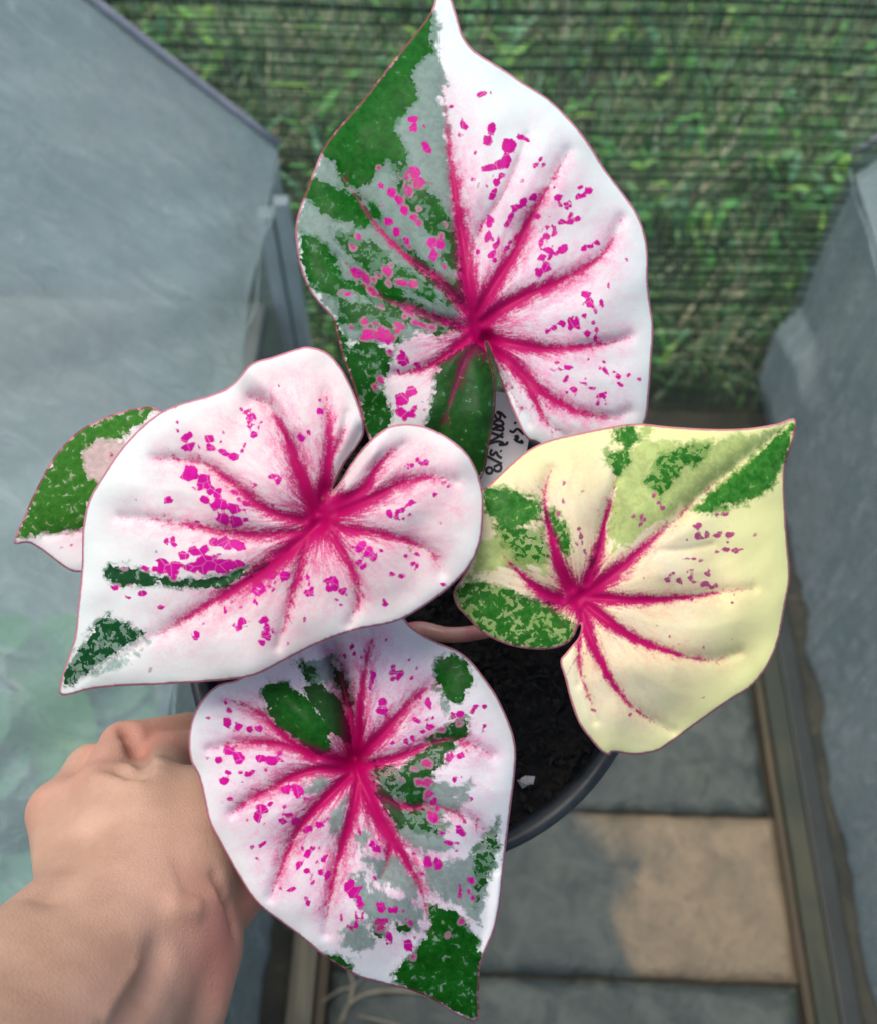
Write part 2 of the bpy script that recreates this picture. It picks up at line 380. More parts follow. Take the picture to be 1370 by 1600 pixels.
# plants inside the left tunnel, dim through the film
def heart(n=14):
    out = []
    for i in range(n):
        t = 2 * math.pi * i / n; r = .55 + .45 * abs(math.cos(t / 2)) ** .8 + .25 * math.exp(-(t if t < math.pi else 2 * math.pi - t) ** 2 * 6)
        out.append((r * math.cos(t), r * math.sin(t) * .85))
    return out
def tray_plant(x, y, z, n, sz, lb):
    r = empty('tunnel_plant', (x, y, z - .10), lb, 'plant', 'plants inside the left tunnel')
    for i in range(n):
        a = random.uniform(0, 6.28); rr = sz * random.uniform(.2, 1.0); hz = sz * random.uniform(.6, 1.4); s = sz * random.uniform(.35, .6)
        ti = random.uniform(.2, .7); c = Vector((rr * math.cos(a), rr * math.sin(a), hz * .8 - .35 * rr * math.cos(a))); R = Matrix.Rotation(a, 3, 'Z') @ Matrix.Rotation(ti, 3, 'Y')
        vs = [c + R @ Vector((0, 0, -.04 * s))] + [c + R @ Vector((q[0] * s, q[1] * s, .08 * s * abs(q[1]))) for q in heart()]
        me = pymesh('leaf', vs, [(0, 1 + k, 1 + (k + 1) % 14) for k in range(14)]); attr(me, 'tint', np.full(15, random.random()))
        link('leaf', me, M_weed, r)
        link('stem', tube_mesh('stem', [(0, 0, 0), tuple(c * .5 + Vector((0, 0, .1 * sz))), tuple(c)], [.004, .003, .002], 6, True, 3), M_weed, r)
for x, y, z, n, s, lb in ((-.42, .37, .58, 16, .11, 'leafy green plant under the film beside the small flecked leaf'), (-.40, .22, .565, 16, .11, 'leafy green plant under the film just beyond the knuckles'), (-.36, .31, .53, 14, .09, 'low green plant under the film close to the tunnel eave'), (-.47, .10, .62, 16, .12, 'leafy green plant under the film beside the forearm')):
    tray_plant(x, y, z, n, s, lb)
tag(box('tunnel_bench', -1.2, -.31, -.5, 1.12, .30, .33, simple('bench_top', (.18, .20, .18), (.28, .30, .27), 9, .8, .001), .004), 'grey bench top inside the left plastic tunnel carrying green plants', 'bench')

# dry roots on the path by the timber
M_root = simple('dry_root', (.20, .18, .13), (.32, .28, .2), 60, .8, .0005)
rg = [[(530, 1600), (545, 1570), (575, 1553), (610, 1548), (660, 1552), (720, 1570)], [(540, 1500), (552, 1535), (548, 1560), (535, 1600)],
      [(560, 1588), (600, 1596), (650, 1612)], [(575, 1520), (556, 1540), (530, 1548), (505, 1565)]]
for i, q in enumerate(rg):
    pts = [on(a, b, 2, .006 + .004 * (j % 2)) for j, (a, b) in enumerate(q)]
    tag(link('dry_root', tube_mesh('dry_root', pts, [.0012, .003 if i < 2 else .0015, .0012], 6), M_root), ['long pale dry root arching across the dark slab', 'dry root running beside the brown timber strip', 'short thin dry root below the arching one', 'dry root crossing onto the brown timber strip'][i], 'root', 'dry roots on the path')

# ------------------------------------------------------------------ leaf tools
def poly_sdf(P, poly):                 # + inside
    a = np.asarray(poly, float); b = np.roll(a, -1, 0); d = np.full(len(P), 1e9); ins = np.zeros(len(P), bool)
    for p, q in zip(a, b):
        e = q - p; w_ = P - p; t = np.clip((w_ @ e) / (e @ e + 1e-9), 0, 1); d = np.minimum(d, ((w_ - t[:, None] * e) ** 2).sum(1))
        c = (p[1] > P[:, 1]) != (q[1] > P[:, 1])
        if e[1] != 0: ins ^= c & (P[:, 0] < e[0] * (P[:, 1] - p[1]) / e[1] + p[0])
    d = np.sqrt(d); return np.where(ins, d, -d)
def line_field(P, pts, w0, w1):        # distance / local half width, and distance
    q = resample(catmull(pts, 6), 9); n = len(q); best = np.full(len(P), 1e9); bd_ = np.full(len(P), 1e9); bs = np.zeros(len(P))
    for i in range(n - 1):
        p, e = q[i], q[i + 1] - q[i]; w_ = P - p; t = np.clip((w_ @ e) / (e @ e + 1e-9), 0, 1)
        d = np.sqrt(((w_ - t[:, None] * e) ** 2).sum(1)); s = (i + t) / (n - 1); ww = w1 + (w0 - w1) * (1 - s) ** 1.7
        bs = np.where(d / ww < best, s, bs); best = np.minimum(best, d / ww); bd_ = np.minimum(bd_, d)
    return best, bd_, bs
def zz(org, sc, pts): return np.asarray(pts, float) / sc + np.asarray(org, float)

def leaf_mat(name, white, cream, marg, washc, greenc, greenc2, grayc, spotc, yellow=0.):
    n = NT(name); lp = n.attr('lp', 'Vector')
    A = {k: n.attr(k) for k in ('vein', 'wash', 'green', 'gray', 'pink', 'edge', 'hole', 'cen', 'dark')}
    n1 = n.noise(lp, 55, 3, .65); n2 = n.noise(lp, 270, 1, .6); n3 = n.noise(lp, 85, 2, .6, .5); n4 = n.noise(lp, 9, 1, .5); n5 = n.noise(lp, 150, 1.5, .7)
    sub = lambda a: n.math('SUBTRACT', a, .5)
    pol = n.noise(n.attr('pol', 'Vector'), 5., 3, .65)
    base = n.mix(n.ramp(n4, .35, .65), white, cream)
    base = n.mix(n.ramp(A['cen'], .35, .95), base, marg) if yellow else n.mix(n.math('MULTIPLY', n.ramp(A['cen'], .45, .9), .85), base, marg)
    # fine net veins
    net = n.voro(n.scale(lp, (1, 1, 1)), 34); netm = n.ramp(net, .0, .07, 1, 0)
    base = n.mix(n.math('MULTIPLY', netm, n.math('MULTIPLY', A['wash'], .25)), base, washc)
    wsh = n.math('MULTIPLY', A['wash'], n.math('MULTIPLY', n.ramp(n2, .36, .62, .78, 1.12), n.ramp(pol, .32, .66, .5, 1.4)), clamp=True)
    base = n.mix(n.math('MULTIPLY', wsh, .85), base, n.mix(n.ramp(A['wash'], .45, .95), washc, (.62, .05, .22)))
    # grey green layer
    nm = n.noise(lp, 26, 5, .68, 1.4)
    gm_ = n.ramp(n.math('ADD', n.math('MULTIPLY', A['gray'], .12), n.math('ADD', n.math('MULTIPLY', sub(nm), 6.), n.math('MULTIPLY', sub(pol), 4.))), -.4, .7)
    gtone = n.mix(n.ramp(n3, .35, .65), grayc, tuple(min(1, c * 1.28) for c in grayc))
    c = n.mix(n.math('MULTIPLY', gm_, .9), base, gtone)
    # green layer with speckle holes
    gx_ = n.math('ADD', n.math('MULTIPLY', A['green'], .16), n.math('ADD', n.math('ADD', n.math('MULTIPLY', sub(n1), 4.), n.math('MULTIPLY', sub(n5), 1.6)), n.math('MULTIPLY', sub(pol), 3.)))
    gr = n.ramp(gx_, -.15 - .3 * yellow, .2 + .5 * yellow)
    midc = tuple(.45 * a + .55 * b for a, b in zip(grayc, greenc2))
    mid = n.math('MULTIPLY', n.ramp(gx_, -1.5, -.2), n.ramp(n3, .42, .60, .15, .85))
    c = n.mix(mid, c, midc)
    hol = n.ramp(n.math('ADD', n3, n.math('MULTIPLY', A['hole'], .30)), .69, .76)
    c = n.mix(n.math('MULTIPLY', gr, n.ramp(nm, .42, .6, .05, .75)), c, midc)
    gr = n.math('MULTIPLY', gr, n.math('SUBTRACT', 1., hol))
    gtex = n.mix(n.ramp(n3, .25, .75), greenc, greenc2); gtex = n.mix(n.math('MULTIPLY', A['dark'], .8), gtex, (.028, .045, .026))
    c = n.mix(gr, c, gtex)
    # magenta flecks, split by cell cracks
    crack = n.ramp(n.voro(lp, 40), .0, .04)
    pk = n.ramp(n.math('ADD', n.math('MULTIPLY', A['pink'], .36), n.math('ADD', n.math('ADD', n.math('MULTIPLY', sub(n1), 2.0), n.math('MULTIPLY', sub(pol), 1.6)), n.math('MULTIPLY', sub(n5), 1.4))), -.35, .4)
    pk2 = n.math('MULTIPLY', pk, n.ramp(crack, 0, 1, .78, 1))
    halo = n.ramp(n.math('ADD', A['pink'], n.math('MULTIPLY', sub(n1), 6.)), -4.5, -2.0)
    c = n.mix(n.math('MULTIPLY', halo, n.math('MULTIPLY', gr, .65)), c, n.mix(.5, washc, grayc))
    sp = n.mix(n.ramp(n5, .3, .7), spotc, tuple(x * .8 for x in spotc)); sp = n.mix(n.math('MULTIPLY', gr, .55), sp, (.42, .06, .12))
    c = n.mix(pk2, c, sp)
    # veins with feathered, grainy edges
    vm = n.ramp(n.math('ADD', A['vein'], n.math('ADD', n.math('MULTIPLY', sub(n2), .32), n.math('ADD', n.math('MULTIPLY', sub(n5), .3), n.math('MULTIPLY', sub(pol), .6)))), .30, .72)
    vcol = n.mix(n.ramp(A['vein'], .5, 1.), (.47, .014, .135), (.43, .0012, .095))
    vcol = n.mix(n.math('MULTIPLY', gr, .8), vcol, (.085, .006, .03)); vcol = n.mix(n.math('MULTIPLY', gm_, n.math('SUBTRACT', .55, n.math('MULTIPLY', A['vein'], .5))), vcol, (.16, .02, .06))
    c = n.mix(vm, c, vcol)
    spk = n.ramp(n.noise(lp, 38, 2, .6), .735, .76)
    c = n.mix(n.math('MULTIPLY', spk, .5), c, (.22, .13, .07))
    # rose rim
    em = n.ramp(n.math('ADD', A['edge'], n.math('MULTIPLY', sub(n1), 3.)), 2.0, 4.2, 1, 0)
    c = n.mix(n.math('MULTIPLY', em, .85), c, n.mix(gr, (.58, .15, .23), (.26, .08, .08)))
    geo = n.new('ShaderNodeNewGeometry').outputs['Backfacing']
    n.set(Base_Color=c, Roughness=n.ramp(n1, .3, .7, .33, .46)); n.b.inputs['Specular IOR Level'].default_value = .10
    hgt = n.math('ADD', n.math('MULTIPLY', n.ramp(net, 0, .3, 0, 1), .10), n.math('MULTIPLY', n1, .6))
    nb = n.bump(hgt, .0005, .6)
    tl = n.new('ShaderNodeBsdfTranslucent'); n.put(tl.inputs[0], c); ms = n.new('ShaderNodeMixShader'); ms.inputs[0].default_value = .13
    n.t.links.new(n.b.outputs[0], ms.inputs[1]); n.t.links.new(tl.outputs[0], ms.inputs[2]); n.t.links.new(ms.outputs[0], n.out.inputs[0])
    return n.m

def make_leaf(D, parent, mat):
    org, sc = D['org'], D['sc']; Z = lambda p: zz(org, sc, p)
    out = resample(catmull(Z(D['out']), 6, True), 3.4, True); cen = Z([D['cen']])[0]
    lo, hi = out.min(0), out.max(0); h = 3.6
    gx, gy = np.meshgrid(np.arange(lo[0], hi[0], h), np.arange(lo[1], hi[1], h)); gx = gx + (np.arange(gx.shape[0]) % 2)[:, None] * h * .5
    G = np.stack([gx.ravel(), gy.ravel()], 1)
    sd_ = poly_sdf(G, out); G = G[sd_ > 2.2]
    allp = np.vstack([out, G]); n = len(out)
    r = delaunay_2d_cdt([Vector(p) for p in allp], [(i, (i + 1) % n) for i in range(n)], [], 1, 1e-5)
    P = np.array([tuple(v) for v in r[0]]); F = r[2]
    # ---- pattern fields (distances in leaf pixels)
    edge = np.abs(poly_sdf(P, out)); R = np.percentile(np.linalg.norm(P - cen, axis=1), 96)
    vein = np.zeros(len(P)); wash = np.zeros(len(P)); vd = np.full(len(P), 1e9); groove = np.zeros(len(P))
    rc = np.linalg.norm(P - cen, axis=1)
    for v in D['veins']:
        pts, w0, w1 = v[0], v[1] / sc, v[2] / sc; st = v[3] if len(v) > 3 else 1.
        q, d, sv = line_field(P, Z(pts), w0 * 1.55, w1 * 1.5); fd = st * (1 - .55 * sv ** 2)
        vein = np.maximum(vein, fd * np.exp(-q ** 1.15 * .85)); vd = np.minimum(vd, d)
        wash = np.maximum(wash, fd * (.62 * np.exp(-d / (w0 * 1.9 + 5)) + .42 * np.exp(-d / 55.))); groove = np.maximum(groove, st * np.exp(-(d / (w0 * .5 + 3)) ** 2))
    rb_ = np.random.default_rng(D['seed'] + 5)
    for v in D['veins']:                # faint side branches
        q = resample(catmull(Z(v[0]), 6), 6); m = len(q)
        if m < 14 or v[1] < 16: continue
        for fr in (.28, .42, .56, .70, .82):
            for sg in (-1, 1):
                i = int(fr * m) + rb_.integers(-1, 2); t_ = q[min(i + 2, m - 1)] - q[max(i - 2, 0)]; t_ /= np.linalg.norm(t_) + 1e-9
                an = sg * rb_.uniform(.55, .9); L = rb_.uniform(26, 62) * (1.1 - .6 * fr); st_ = rb_.uniform(.5, .72)
                d1 = np.array([t_[0] * math.cos(an) - t_[1] * math.sin(an), t_[0] * math.sin(an) + t_[1] * math.cos(an)]); d2 = .75 * d1 + .25 * t_
                pq_ = np.array([q[i], q[i] + d1 * L * .5, q[i] + (d1 + d2) * L * .5]); k_ = (np.abs(P - pq_[1]) < L + 12).all(1)
                qq, dq, sq = line_field(P[k_], pq_, 4.6, 1.8)
                vein[k_] = np.maximum(vein[k_], st_ * (1 - .5 * sq) * np.exp(-qq ** 1.15 * .85)); wash[k_] = np.maximum(wash[k_], .5 * (1 - .5 * sq) * np.exp(-dq / 7.))
    vein = np.maximum(vein, 1.15 * np.exp(-(rc / (D.get('cw', 34) / sc * 1.35)) ** 2))
    wash = np.maximum(wash, .95 * np.exp(-(rc / (R * .30)) ** 1.6)); wash *= np.clip(edge / 38, 0, 1) ** .8 * np.clip(1.25 - (rc / R) ** 2 * .75, .0, 1); wash *= D.get('wash', 1.)
    green = np.full(len(P), -60.); hole = np.zeros(len(P)); dark = np.zeros(len(P)); gray = np.full(len(P), -60.); pink = np.full(len(P), -40.)
    for g in D['green']:
        s = poly_sdf(P, Z(g[0])); m = s > green; hole = np.where(m, g[1], hole); dark = np.where(m & (s > -12), g[2] if len(g) > 2 else 0., dark); green = np.maximum(green, s)
    for g in D['gray']: gray = np.maximum(gray, poly_sdf(P, Z(g)))
    rg_ = np.random.default_rng(D['seed'])
    def shard(c, u, hl, hw_):
        nonlocal pink
        m = rg_.integers(5, 8); an = np.sort((np.arange(m) + rg_.uniform(-.33, .33, m)) * 2 * math.pi / m); rr = rg_.uniform(.72, 1.25, m)
        v = np.array([-u[1], u[0]]); q = c + np.outer(np.cos(an) * rr * hl, u) + np.outer(np.sin(an) * rr * hw_, v)
        near_ = (np.abs(P - c) < max(hl, hw_) + 14).all(1)
        if near_.any(): pink[near_] = np.maximum(pink[near_], poly_sdf(P[near_], q) + .3)
    for x1, y1, x2, y2, ww in D['pink']:
        a, b = Z([(x1, y1)])[0], Z([(x2, y2)])[0]; hw_ = ww / sc * .5; L = np.linalg.norm(b - a); mid = (a + b) / 2
        u = (b - a) / L if L > hw_ * .6 else (mid - cen) / (np.linalg.norm(mid - cen) + 1e-6)
        tot = L + 2 * hw_; k = max(1, int(round(tot / (hw_ * 2.1 + 5))))
        if hw_ > 6.5 and k == 1: k = 2
        for i in range(k):
            c = mid + u * (((i + .5) / k - .5) * tot) + rg_.normal(0, 1.2, 2); shard(c, u, tot / k * .52, hw_ * rg_.uniform(.88, 1.22))
        if ww > 13:
            for _ in range(rg_.integers(1, 4)):
                c = mid + u * rg_.normal(0, 1) * (tot * .5 + 8) + np.array([-u[1], u[0]]) * rg_.normal(0, 1) * (hw_ + 4); shard(c, u, rg_.uniform(2.4, 6), rg_.uniform(1.8, 3.6))
    green, gray = np.clip(green, -60, 25), np.clip(gray, -60, 25)
    # ---- relief in metres towards the light
    ptm = .40 / FPX
    hgt = -D.get('droop', .014) * (rc / R) ** 2.2 + .0040 * (1 - np.exp(-vd / 34)) * (1 - np.exp(-edge / 40)) - .0013 * groove
    hgt -= .007 * np.exp(-(rc / 42) ** 2)
    hgt += (vnoise(P, 1 / 95., D['seed']) * .0042 + vnoise(P, 1 / 40., D['seed'] + 1) * .0010) * np.clip(rc / 130, 0, 1) - .0008 * np.exp(-edge / 6)
    for f in D.get('folds', []):
        d = line_field(P, Z(f[0]), 1, 1)[1]; hgt += f[1] * np.exp(-(d / f[2]) ** 2)
    nrm = np.array(D['nrm'], float); nrm /= np.linalg.norm(nrm)
    dirs = np.stack([(P[:, 0] - 685) / FPX, (800 - P[:, 1]) / FPX, -np.ones(len(P))], 1)
    c0 = np.array([(cen[0] - 685) / FPX, (800 - cen[1]) / FPX, -1]) * D['d']
    t = (c0 @ nrm) / (dirs @ nrm) - hgt / .97
    W = CO + (dirs * t[:, None]) @ CR.T
    me = pymesh('leaf', W, F)
    bm = bmesh.new(); bm.from_mesh(me); bmesh.ops.recalc_face_normals(bm, faces=bm.faces); bm.faces.ensure_lookup_table()
    s = sum((f.normal.dot(Vector(CR[:, 2])) for f in bm.faces[:400]))
    if s < 0: bmesh.ops.reverse_faces(bm, faces=bm.faces)
    bm.to_mesh(me); bm.free()
    for k, a in (('vein', vein), ('wash', wash), ('green', green), ('gray', gray), ('pink', pink), ('edge', edge), ('hole', hole), ('cen', rc / R), ('dark', dark)): attr(me, k, a)
    th = np.arctan2(P[:, 1] - cen[1], P[:, 0] - cen[0]); pv = me.attributes.new('pol', 'FLOAT_VECTOR', 'POINT'); pv.data.foreach_set('vector', np.c_[np.cos(th) * 3, np.sin(th) * 3, rc / 110. + D['seed']].astype(np.float32).ravel())
    lpv = me.attributes.new('lp', 'FLOAT_VECTOR', 'POINT'); lpv.data.foreach_set('vector', np.c_[P / 1000., np.full(len(P), D['seed'] * .37)].astype(np.float32).ravel())
    o = link('leaf', me, mat); o['label'] = D['label']
    md = o.modifiers.new('thickness', 'SOLIDIFY'); md.thickness = .0005; md.offset = -1
    adopt(o, parent)
    return CO + CR @ (c0 * 1.0)

LA = dict(org=(440, 0), sc=2.2833, cen=(700, 1185), d=.424, nrm=(-.06, .08, .99), seed=3, cw=52, droop=.020, wash=1.2,
  label='tall leaf, its one half green and grey, the other white with pink veins',
  out=[(555,-18),(598,-12),(620,40),(640,110),(660,150),(700,190),(780,240),(870,300),(960,360),(1040,440),(1100,520),(1150,600),(1210,680),(1260,750),(1290,820),(1305,900),(1305,1000),(1315,1090),(1325,1170),(1318,1280),(1310,1400),(1297,1500),(1255,1570),(1180,1605),(1080,1620),(980,1612),(910,1580),(870,1560),(830,1480),(790,1385),(760,1300),(738,1240),(728,1222),(738,1270),(755,1330),(762,1400),(758,1480),(738,1590),(722,1680),(680,1750),(600,1800),(500,1800),(400,1720),(335,1620),(300,1530),(285,1470),(260,1380),(225,1290),(200,1200),(185,1140),(150,1100),(110,1050),(80,990),(60,920),(50,830),(60,760),(90,680),(120,600),(150,530),(200,460),(280,370),(350,280),(420,190),(500,90),(538,30)],
  veins=[([(695,1190),(662,1000),(642,850),(620,700),(600,550),(585,400),(574,300)],42,10),([(574,300),(566,130),(575,0)],8,4,.35),
   ([(690,1120),(760,1010),(830,900),(880,790),(930,700),(975,620),(1020,540)],34,7),([(710,1150),(800,1090),(900,1040),(1000,1000),(1090,950),(1150,900),(1190,830),(1210,780)],34,7),
   ([(715,1200),(830,1230),(950,1245),(1080,1235),(1180,1220),(1240,1200)],30,7),([(715,1215),(800,1280),(870,1350),(960,1420),(1060,1470),(1170,1490),(1240,1470)],36,8),
   ([(860,1340),(900,1420),(940,1500),(1010,1560)],18,8,.9),([(735,1235),(775,1320),(830,1420),(880,1510)],18,6,.6),([(665,960),(700,830),(760,740),(810,650),(850,560),(875,480)],14,5,.6),
   ([(660,1110),(560,1000),(450,920),(380,850),(320,780),(260,690),(200,610),(150,560)],22,4,.9),([(650,1170),(540,1130),(440,1090),(350,1060),(260,980),(200,920)],22,4,.8),
   ([(660,1210),(540,1300),(450,1330),(400,1335)],24,8),([(690,1230),(650,1290),(620,1380),(590,1470),(560,1560)],30,10,.75)],
  green=[([(535,35),(530,190),(495,210),(465,260),(480,350),(440,400),(390,460),(440,520),(450,580),(380,570),(340,610),(320,640),(270,680),(220,650),(190,580),(145,545),(160,500),(200,455),(280,365),(420,185)],.03),
   ([(100,640),(160,650),(230,690),(280,700),(310,760),(330,800),(290,815),(240,800),(170,770),(110,720),(80,690)],.3),
   ([(65,830),(110,840),(160,880),(200,940),(230,1000),(270,1010),(340,970),(400,1010),(440,1040),(420,1080),(340,1070),(250,1040),(200,1060),(150,1050),(110,1020),(75,940)],.35),
   ([(180,1130),(210,1180),(250,1240),(300,1180),(350,1240),(390,1260),(390,1310),(350,1380),(390,1450),(380,1520),(340,1640),(310,1540),(270,1400),(220,1270)],.42,.2),
   ([(560,1300),(600,1255),(650,1235),(700,1222),(740,1255),(775,1400),(750,1650),(600,1810),(480,1760),(520,1520),(545,1400)],.16,.5),
   ([(500,720),(540,690),(600,790),(632,890),(600,860),(540,800)],.3),([(560,910),(620,900),(640,970),(600,960)],.2,.5),([(300,700),(340,740),(370,800),(320,760)],.2),([(400,640),(460,700),(520,780),(560,850),(500,820),(430,720)],.55),
   ([(300,1040),(440,1060),(560,1120),(640,1180),(560,1195),(440,1150),(350,1130)],.5,.5),([(430,860),(520,940),(600,1040),(560,1030),(470,950)],.5,.3),([(180,820),(300,850),(400,930),(520,1010),(600,1090),(500,1060),(380,1000),(260,930)],.62,.1),([(380,560),(450,600),(540,700),(620,830),(640,960),(600,900),(520,800),(420,680)],.66,.1),([(200,1060),(330,1090),(450,1150),(420,1230),(300,1180),(210,1150)],.6,.2),([(640,1000),(655,1100),(600,1080),(540,1000)],.5,.5)],
  gray=[[(545,30),(566,130),(590,420),(615,700),(640,900),(655,1100),(600,1170),(480,1200),(380,1240),(250,1230),(180,1130),(110,1040),(65,900),(55,780),(95,660),(150,540)]],
  pink=[(695,345,720,340,16),(645,440,650,455,24),(735,505,748,450,36),(845,485,850,490,22),(812,515,790,580,48),(785,580,720,605,32),(780,630,770,650,30),(755,670,745,700,28),(900,695,830,745,32),(815,770,800,810,20),(740,780,735,850,28),(770,870,735,910,26),(860,820,800,890,16),(925,570,905,590,16),(985,705,990,700,28),(1020,740,1020,740,16),(1055,695,1095,685,26),(990,800,1060,785,20),(970,830,950,845,32),(920,870,925,865,22),(1010,880,990,895,26),(955,890,920,920,26),(945,950,915,970,36),(950,1005,960,1000,22),(1075,890,1130,865,18),(1000,1150,940,1185,22),(1040,1155,1050,1160,46),(1085,1190,1085,1195,28),(1120,1170,1115,1210,14),(1080,1050,1095,1080,32),(1140,1080,1140,1095,20),(1040,1310,960,1320,14),(1020,1340,1000,1360,12),(1150,1310,1160,1330,20),(1190,1340,1200,1350,16),(1040,1390,1040,1395,22),(1110,1385,1090,1380,14),(1145,1410,1140,1410,22),(1125,1440,1125,1440,16),(1215,1375,1210,1375,16),(1228,922,1230,925,10),
   (475,440,480,450,42),(515,520,525,545,24),(470,600,490,660,32),(350,660,350,665,24),(390,680,440,760,30),(455,670,460,690,20),(470,770,485,800,24),(385,790,410,825,28),(275,850,275,850,24),(445,860,450,860,26),(530,860,545,910,32),(570,860,570,870,24),(270,970,300,1000,36),(370,950,385,970,24),(420,1010,480,1020,28),(320,1030,330,1040,24),(295,1145,300,1145,24),(300,1200,380,1200,46),(350,1210,380,1220,30),(440,1090,460,1110,26),(230,1050,240,1050,20),(350,1350,355,1360,24),(420,1160,430,1170,28),(430,1270,440,1290,40),(470,1390,430,1430,42),(420,1470,470,1480,28),(480,1450,440,1490,24),(490,1300,500,1310,20),(500,1110,590,1150,22),(480,1150,540,1170,18)],
  folds=[([(728,1222),(748,1300),(770,1420),(760,1520)],-.006,14)])

LB = dict(org=(0, 520), sc=1.7564, cen=(885, 515), d=.375, nrm=(-.10, .06, .99), seed=11, cw=52, droop=.018, wash=1.3,
  label='broad white heart-shaped leaf with pink centre, green only on tip and one streak',
  out=[(165,992),(185,900),(205,840),(215,750),(225,640),(228,540),(245,460),(285,390),(340,310),(410,240),(480,200),(580,170),(640,140),(690,85),(750,65),(810,45),(850,38),(900,55),(940,100),(975,170),(995,230),(1000,275),(984,308),(948,358),(922,408),(914,432),(934,408),(962,362),(1002,310),(1050,268),(1100,250),(1170,258),(1240,295),(1290,345),(1320,420),(1325,500),(1315,580),(1280,650),(1220,710),(1150,760),(1080,795),(980,815),(880,850),(780,900),(700,940),(600,955),(450,965),(330,970),(250,978)],
  veins=[([(875,525),(780,610),(700,670),(600,730),(500,790),(430,830)],36,9),([(430,830),(300,910),(180,980)],5,2,.25),
   ([(870,490),(830,400),(800,320),(770,250),(740,195),(690,180)],30,7),([(880,470),(895,400),(905,330),(905,250),(895,160)],26,6),([(900,360),(940,280),(955,220)],13,6,.8),([(905,460),(960,380),(1000,330)],14,5,.6),
   ([(920,470),(1000,430),(1030,380),(1060,340),(1110,310)],26,5),([(930,490),(1030,450),(1110,410),(1200,395),(1245,410)],28,6),([(930,535),(1050,555),(1130,575),(1190,610),(1210,660)],20,6,.85),
   ([(915,560),(950,620),(980,680),(985,740),(960,800)],18,5,.85),([(845,570),(820,660),(800,730),(780,800),(765,860)],18,5,.8),([(835,515),(740,490),(660,430),(580,370),(520,350),(420,345)],20,7,.85),([(835,545),(720,555),(620,545),(500,525),(400,510),(330,505)],20,7,.8),([(780,600),(700,640),(600,680)],12,4,.5)],
  green=[([(170,975),(185,920),(220,870),(270,790),(300,780),(340,800),(400,825),(360,850),(300,890),(230,940)],.62),([(290,650),(320,640),(380,650),(420,665),(480,680),(560,675),(640,655),(740,628),(745,635),(690,670),(620,695),(520,695),(440,690),(380,698),(310,690)],.3,.3)],
  gray=[[(240,942),(330,892),(420,842),(405,868),(350,905),(290,930)]],
  pink=[(683,220,683,220,26),(690,245,690,250,26),(698,278,695,285,16),(515,290,520,305,34),(575,295,580,310,32),(610,320,650,345,22),(455,455,460,460,22),(520,385,560,410,46),(580,430,600,445,28),(600,465,650,480,32),(560,455,590,480,22),(610,505,650,515,36),(465,572,470,575,26),(500,610,550,600,24),(580,570,620,580,28),(610,575,660,590,34),(530,600,560,600,26),(450,640,480,660,28),(480,640,560,650,34),(560,630,620,640,38),(600,650,650,630,24),(400,645,450,655,16),(380,710,400,712,20),(315,697,325,700,14),(440,752,450,752,10),(712,700,712,700,38),(740,665,790,665,28),(615,755,617,770,10),(640,740,640,740,10),(540,830,540,835,24),(665,795,662,810,26),(725,790,730,805,26),(725,840,725,845,34),(850,670,850,670,18),(848,710,848,712,26),(905,690,910,690,38),(930,700,940,705,28),(1000,595,1005,600,34),(990,635,995,635,24),(1025,610,1020,610,24),(1070,660,1110,665,14),(1140,640,1140,642,24),(1060,745,1062,747,14),(1205,525,1205,525,10),(1200,440,1190,450,14),(1075,495,1080,500,24),(1130,360,1130,360,14),(1170,355,1170,357,14),(1100,490,1130,470,18),(880,215,880,215,22),(825,285,830,290,18),(740,400,760,395,14),(770,400,765,410,16),(660,460,700,475,10),(740,495,750,498,16),(700,415,695,420,10),(765,140,765,145,10),(825,235,825,235,10),(700,740,705,745,12),(835,785,836,787,9),(790,850,791,852,8)],
  folds=[([(1000,275),(960,345),(914,432)],-.005,14),([(1030,320),(980,365),(940,420)],.003,14),([(690,110),(760,180),(790,260)],.0035,22)])

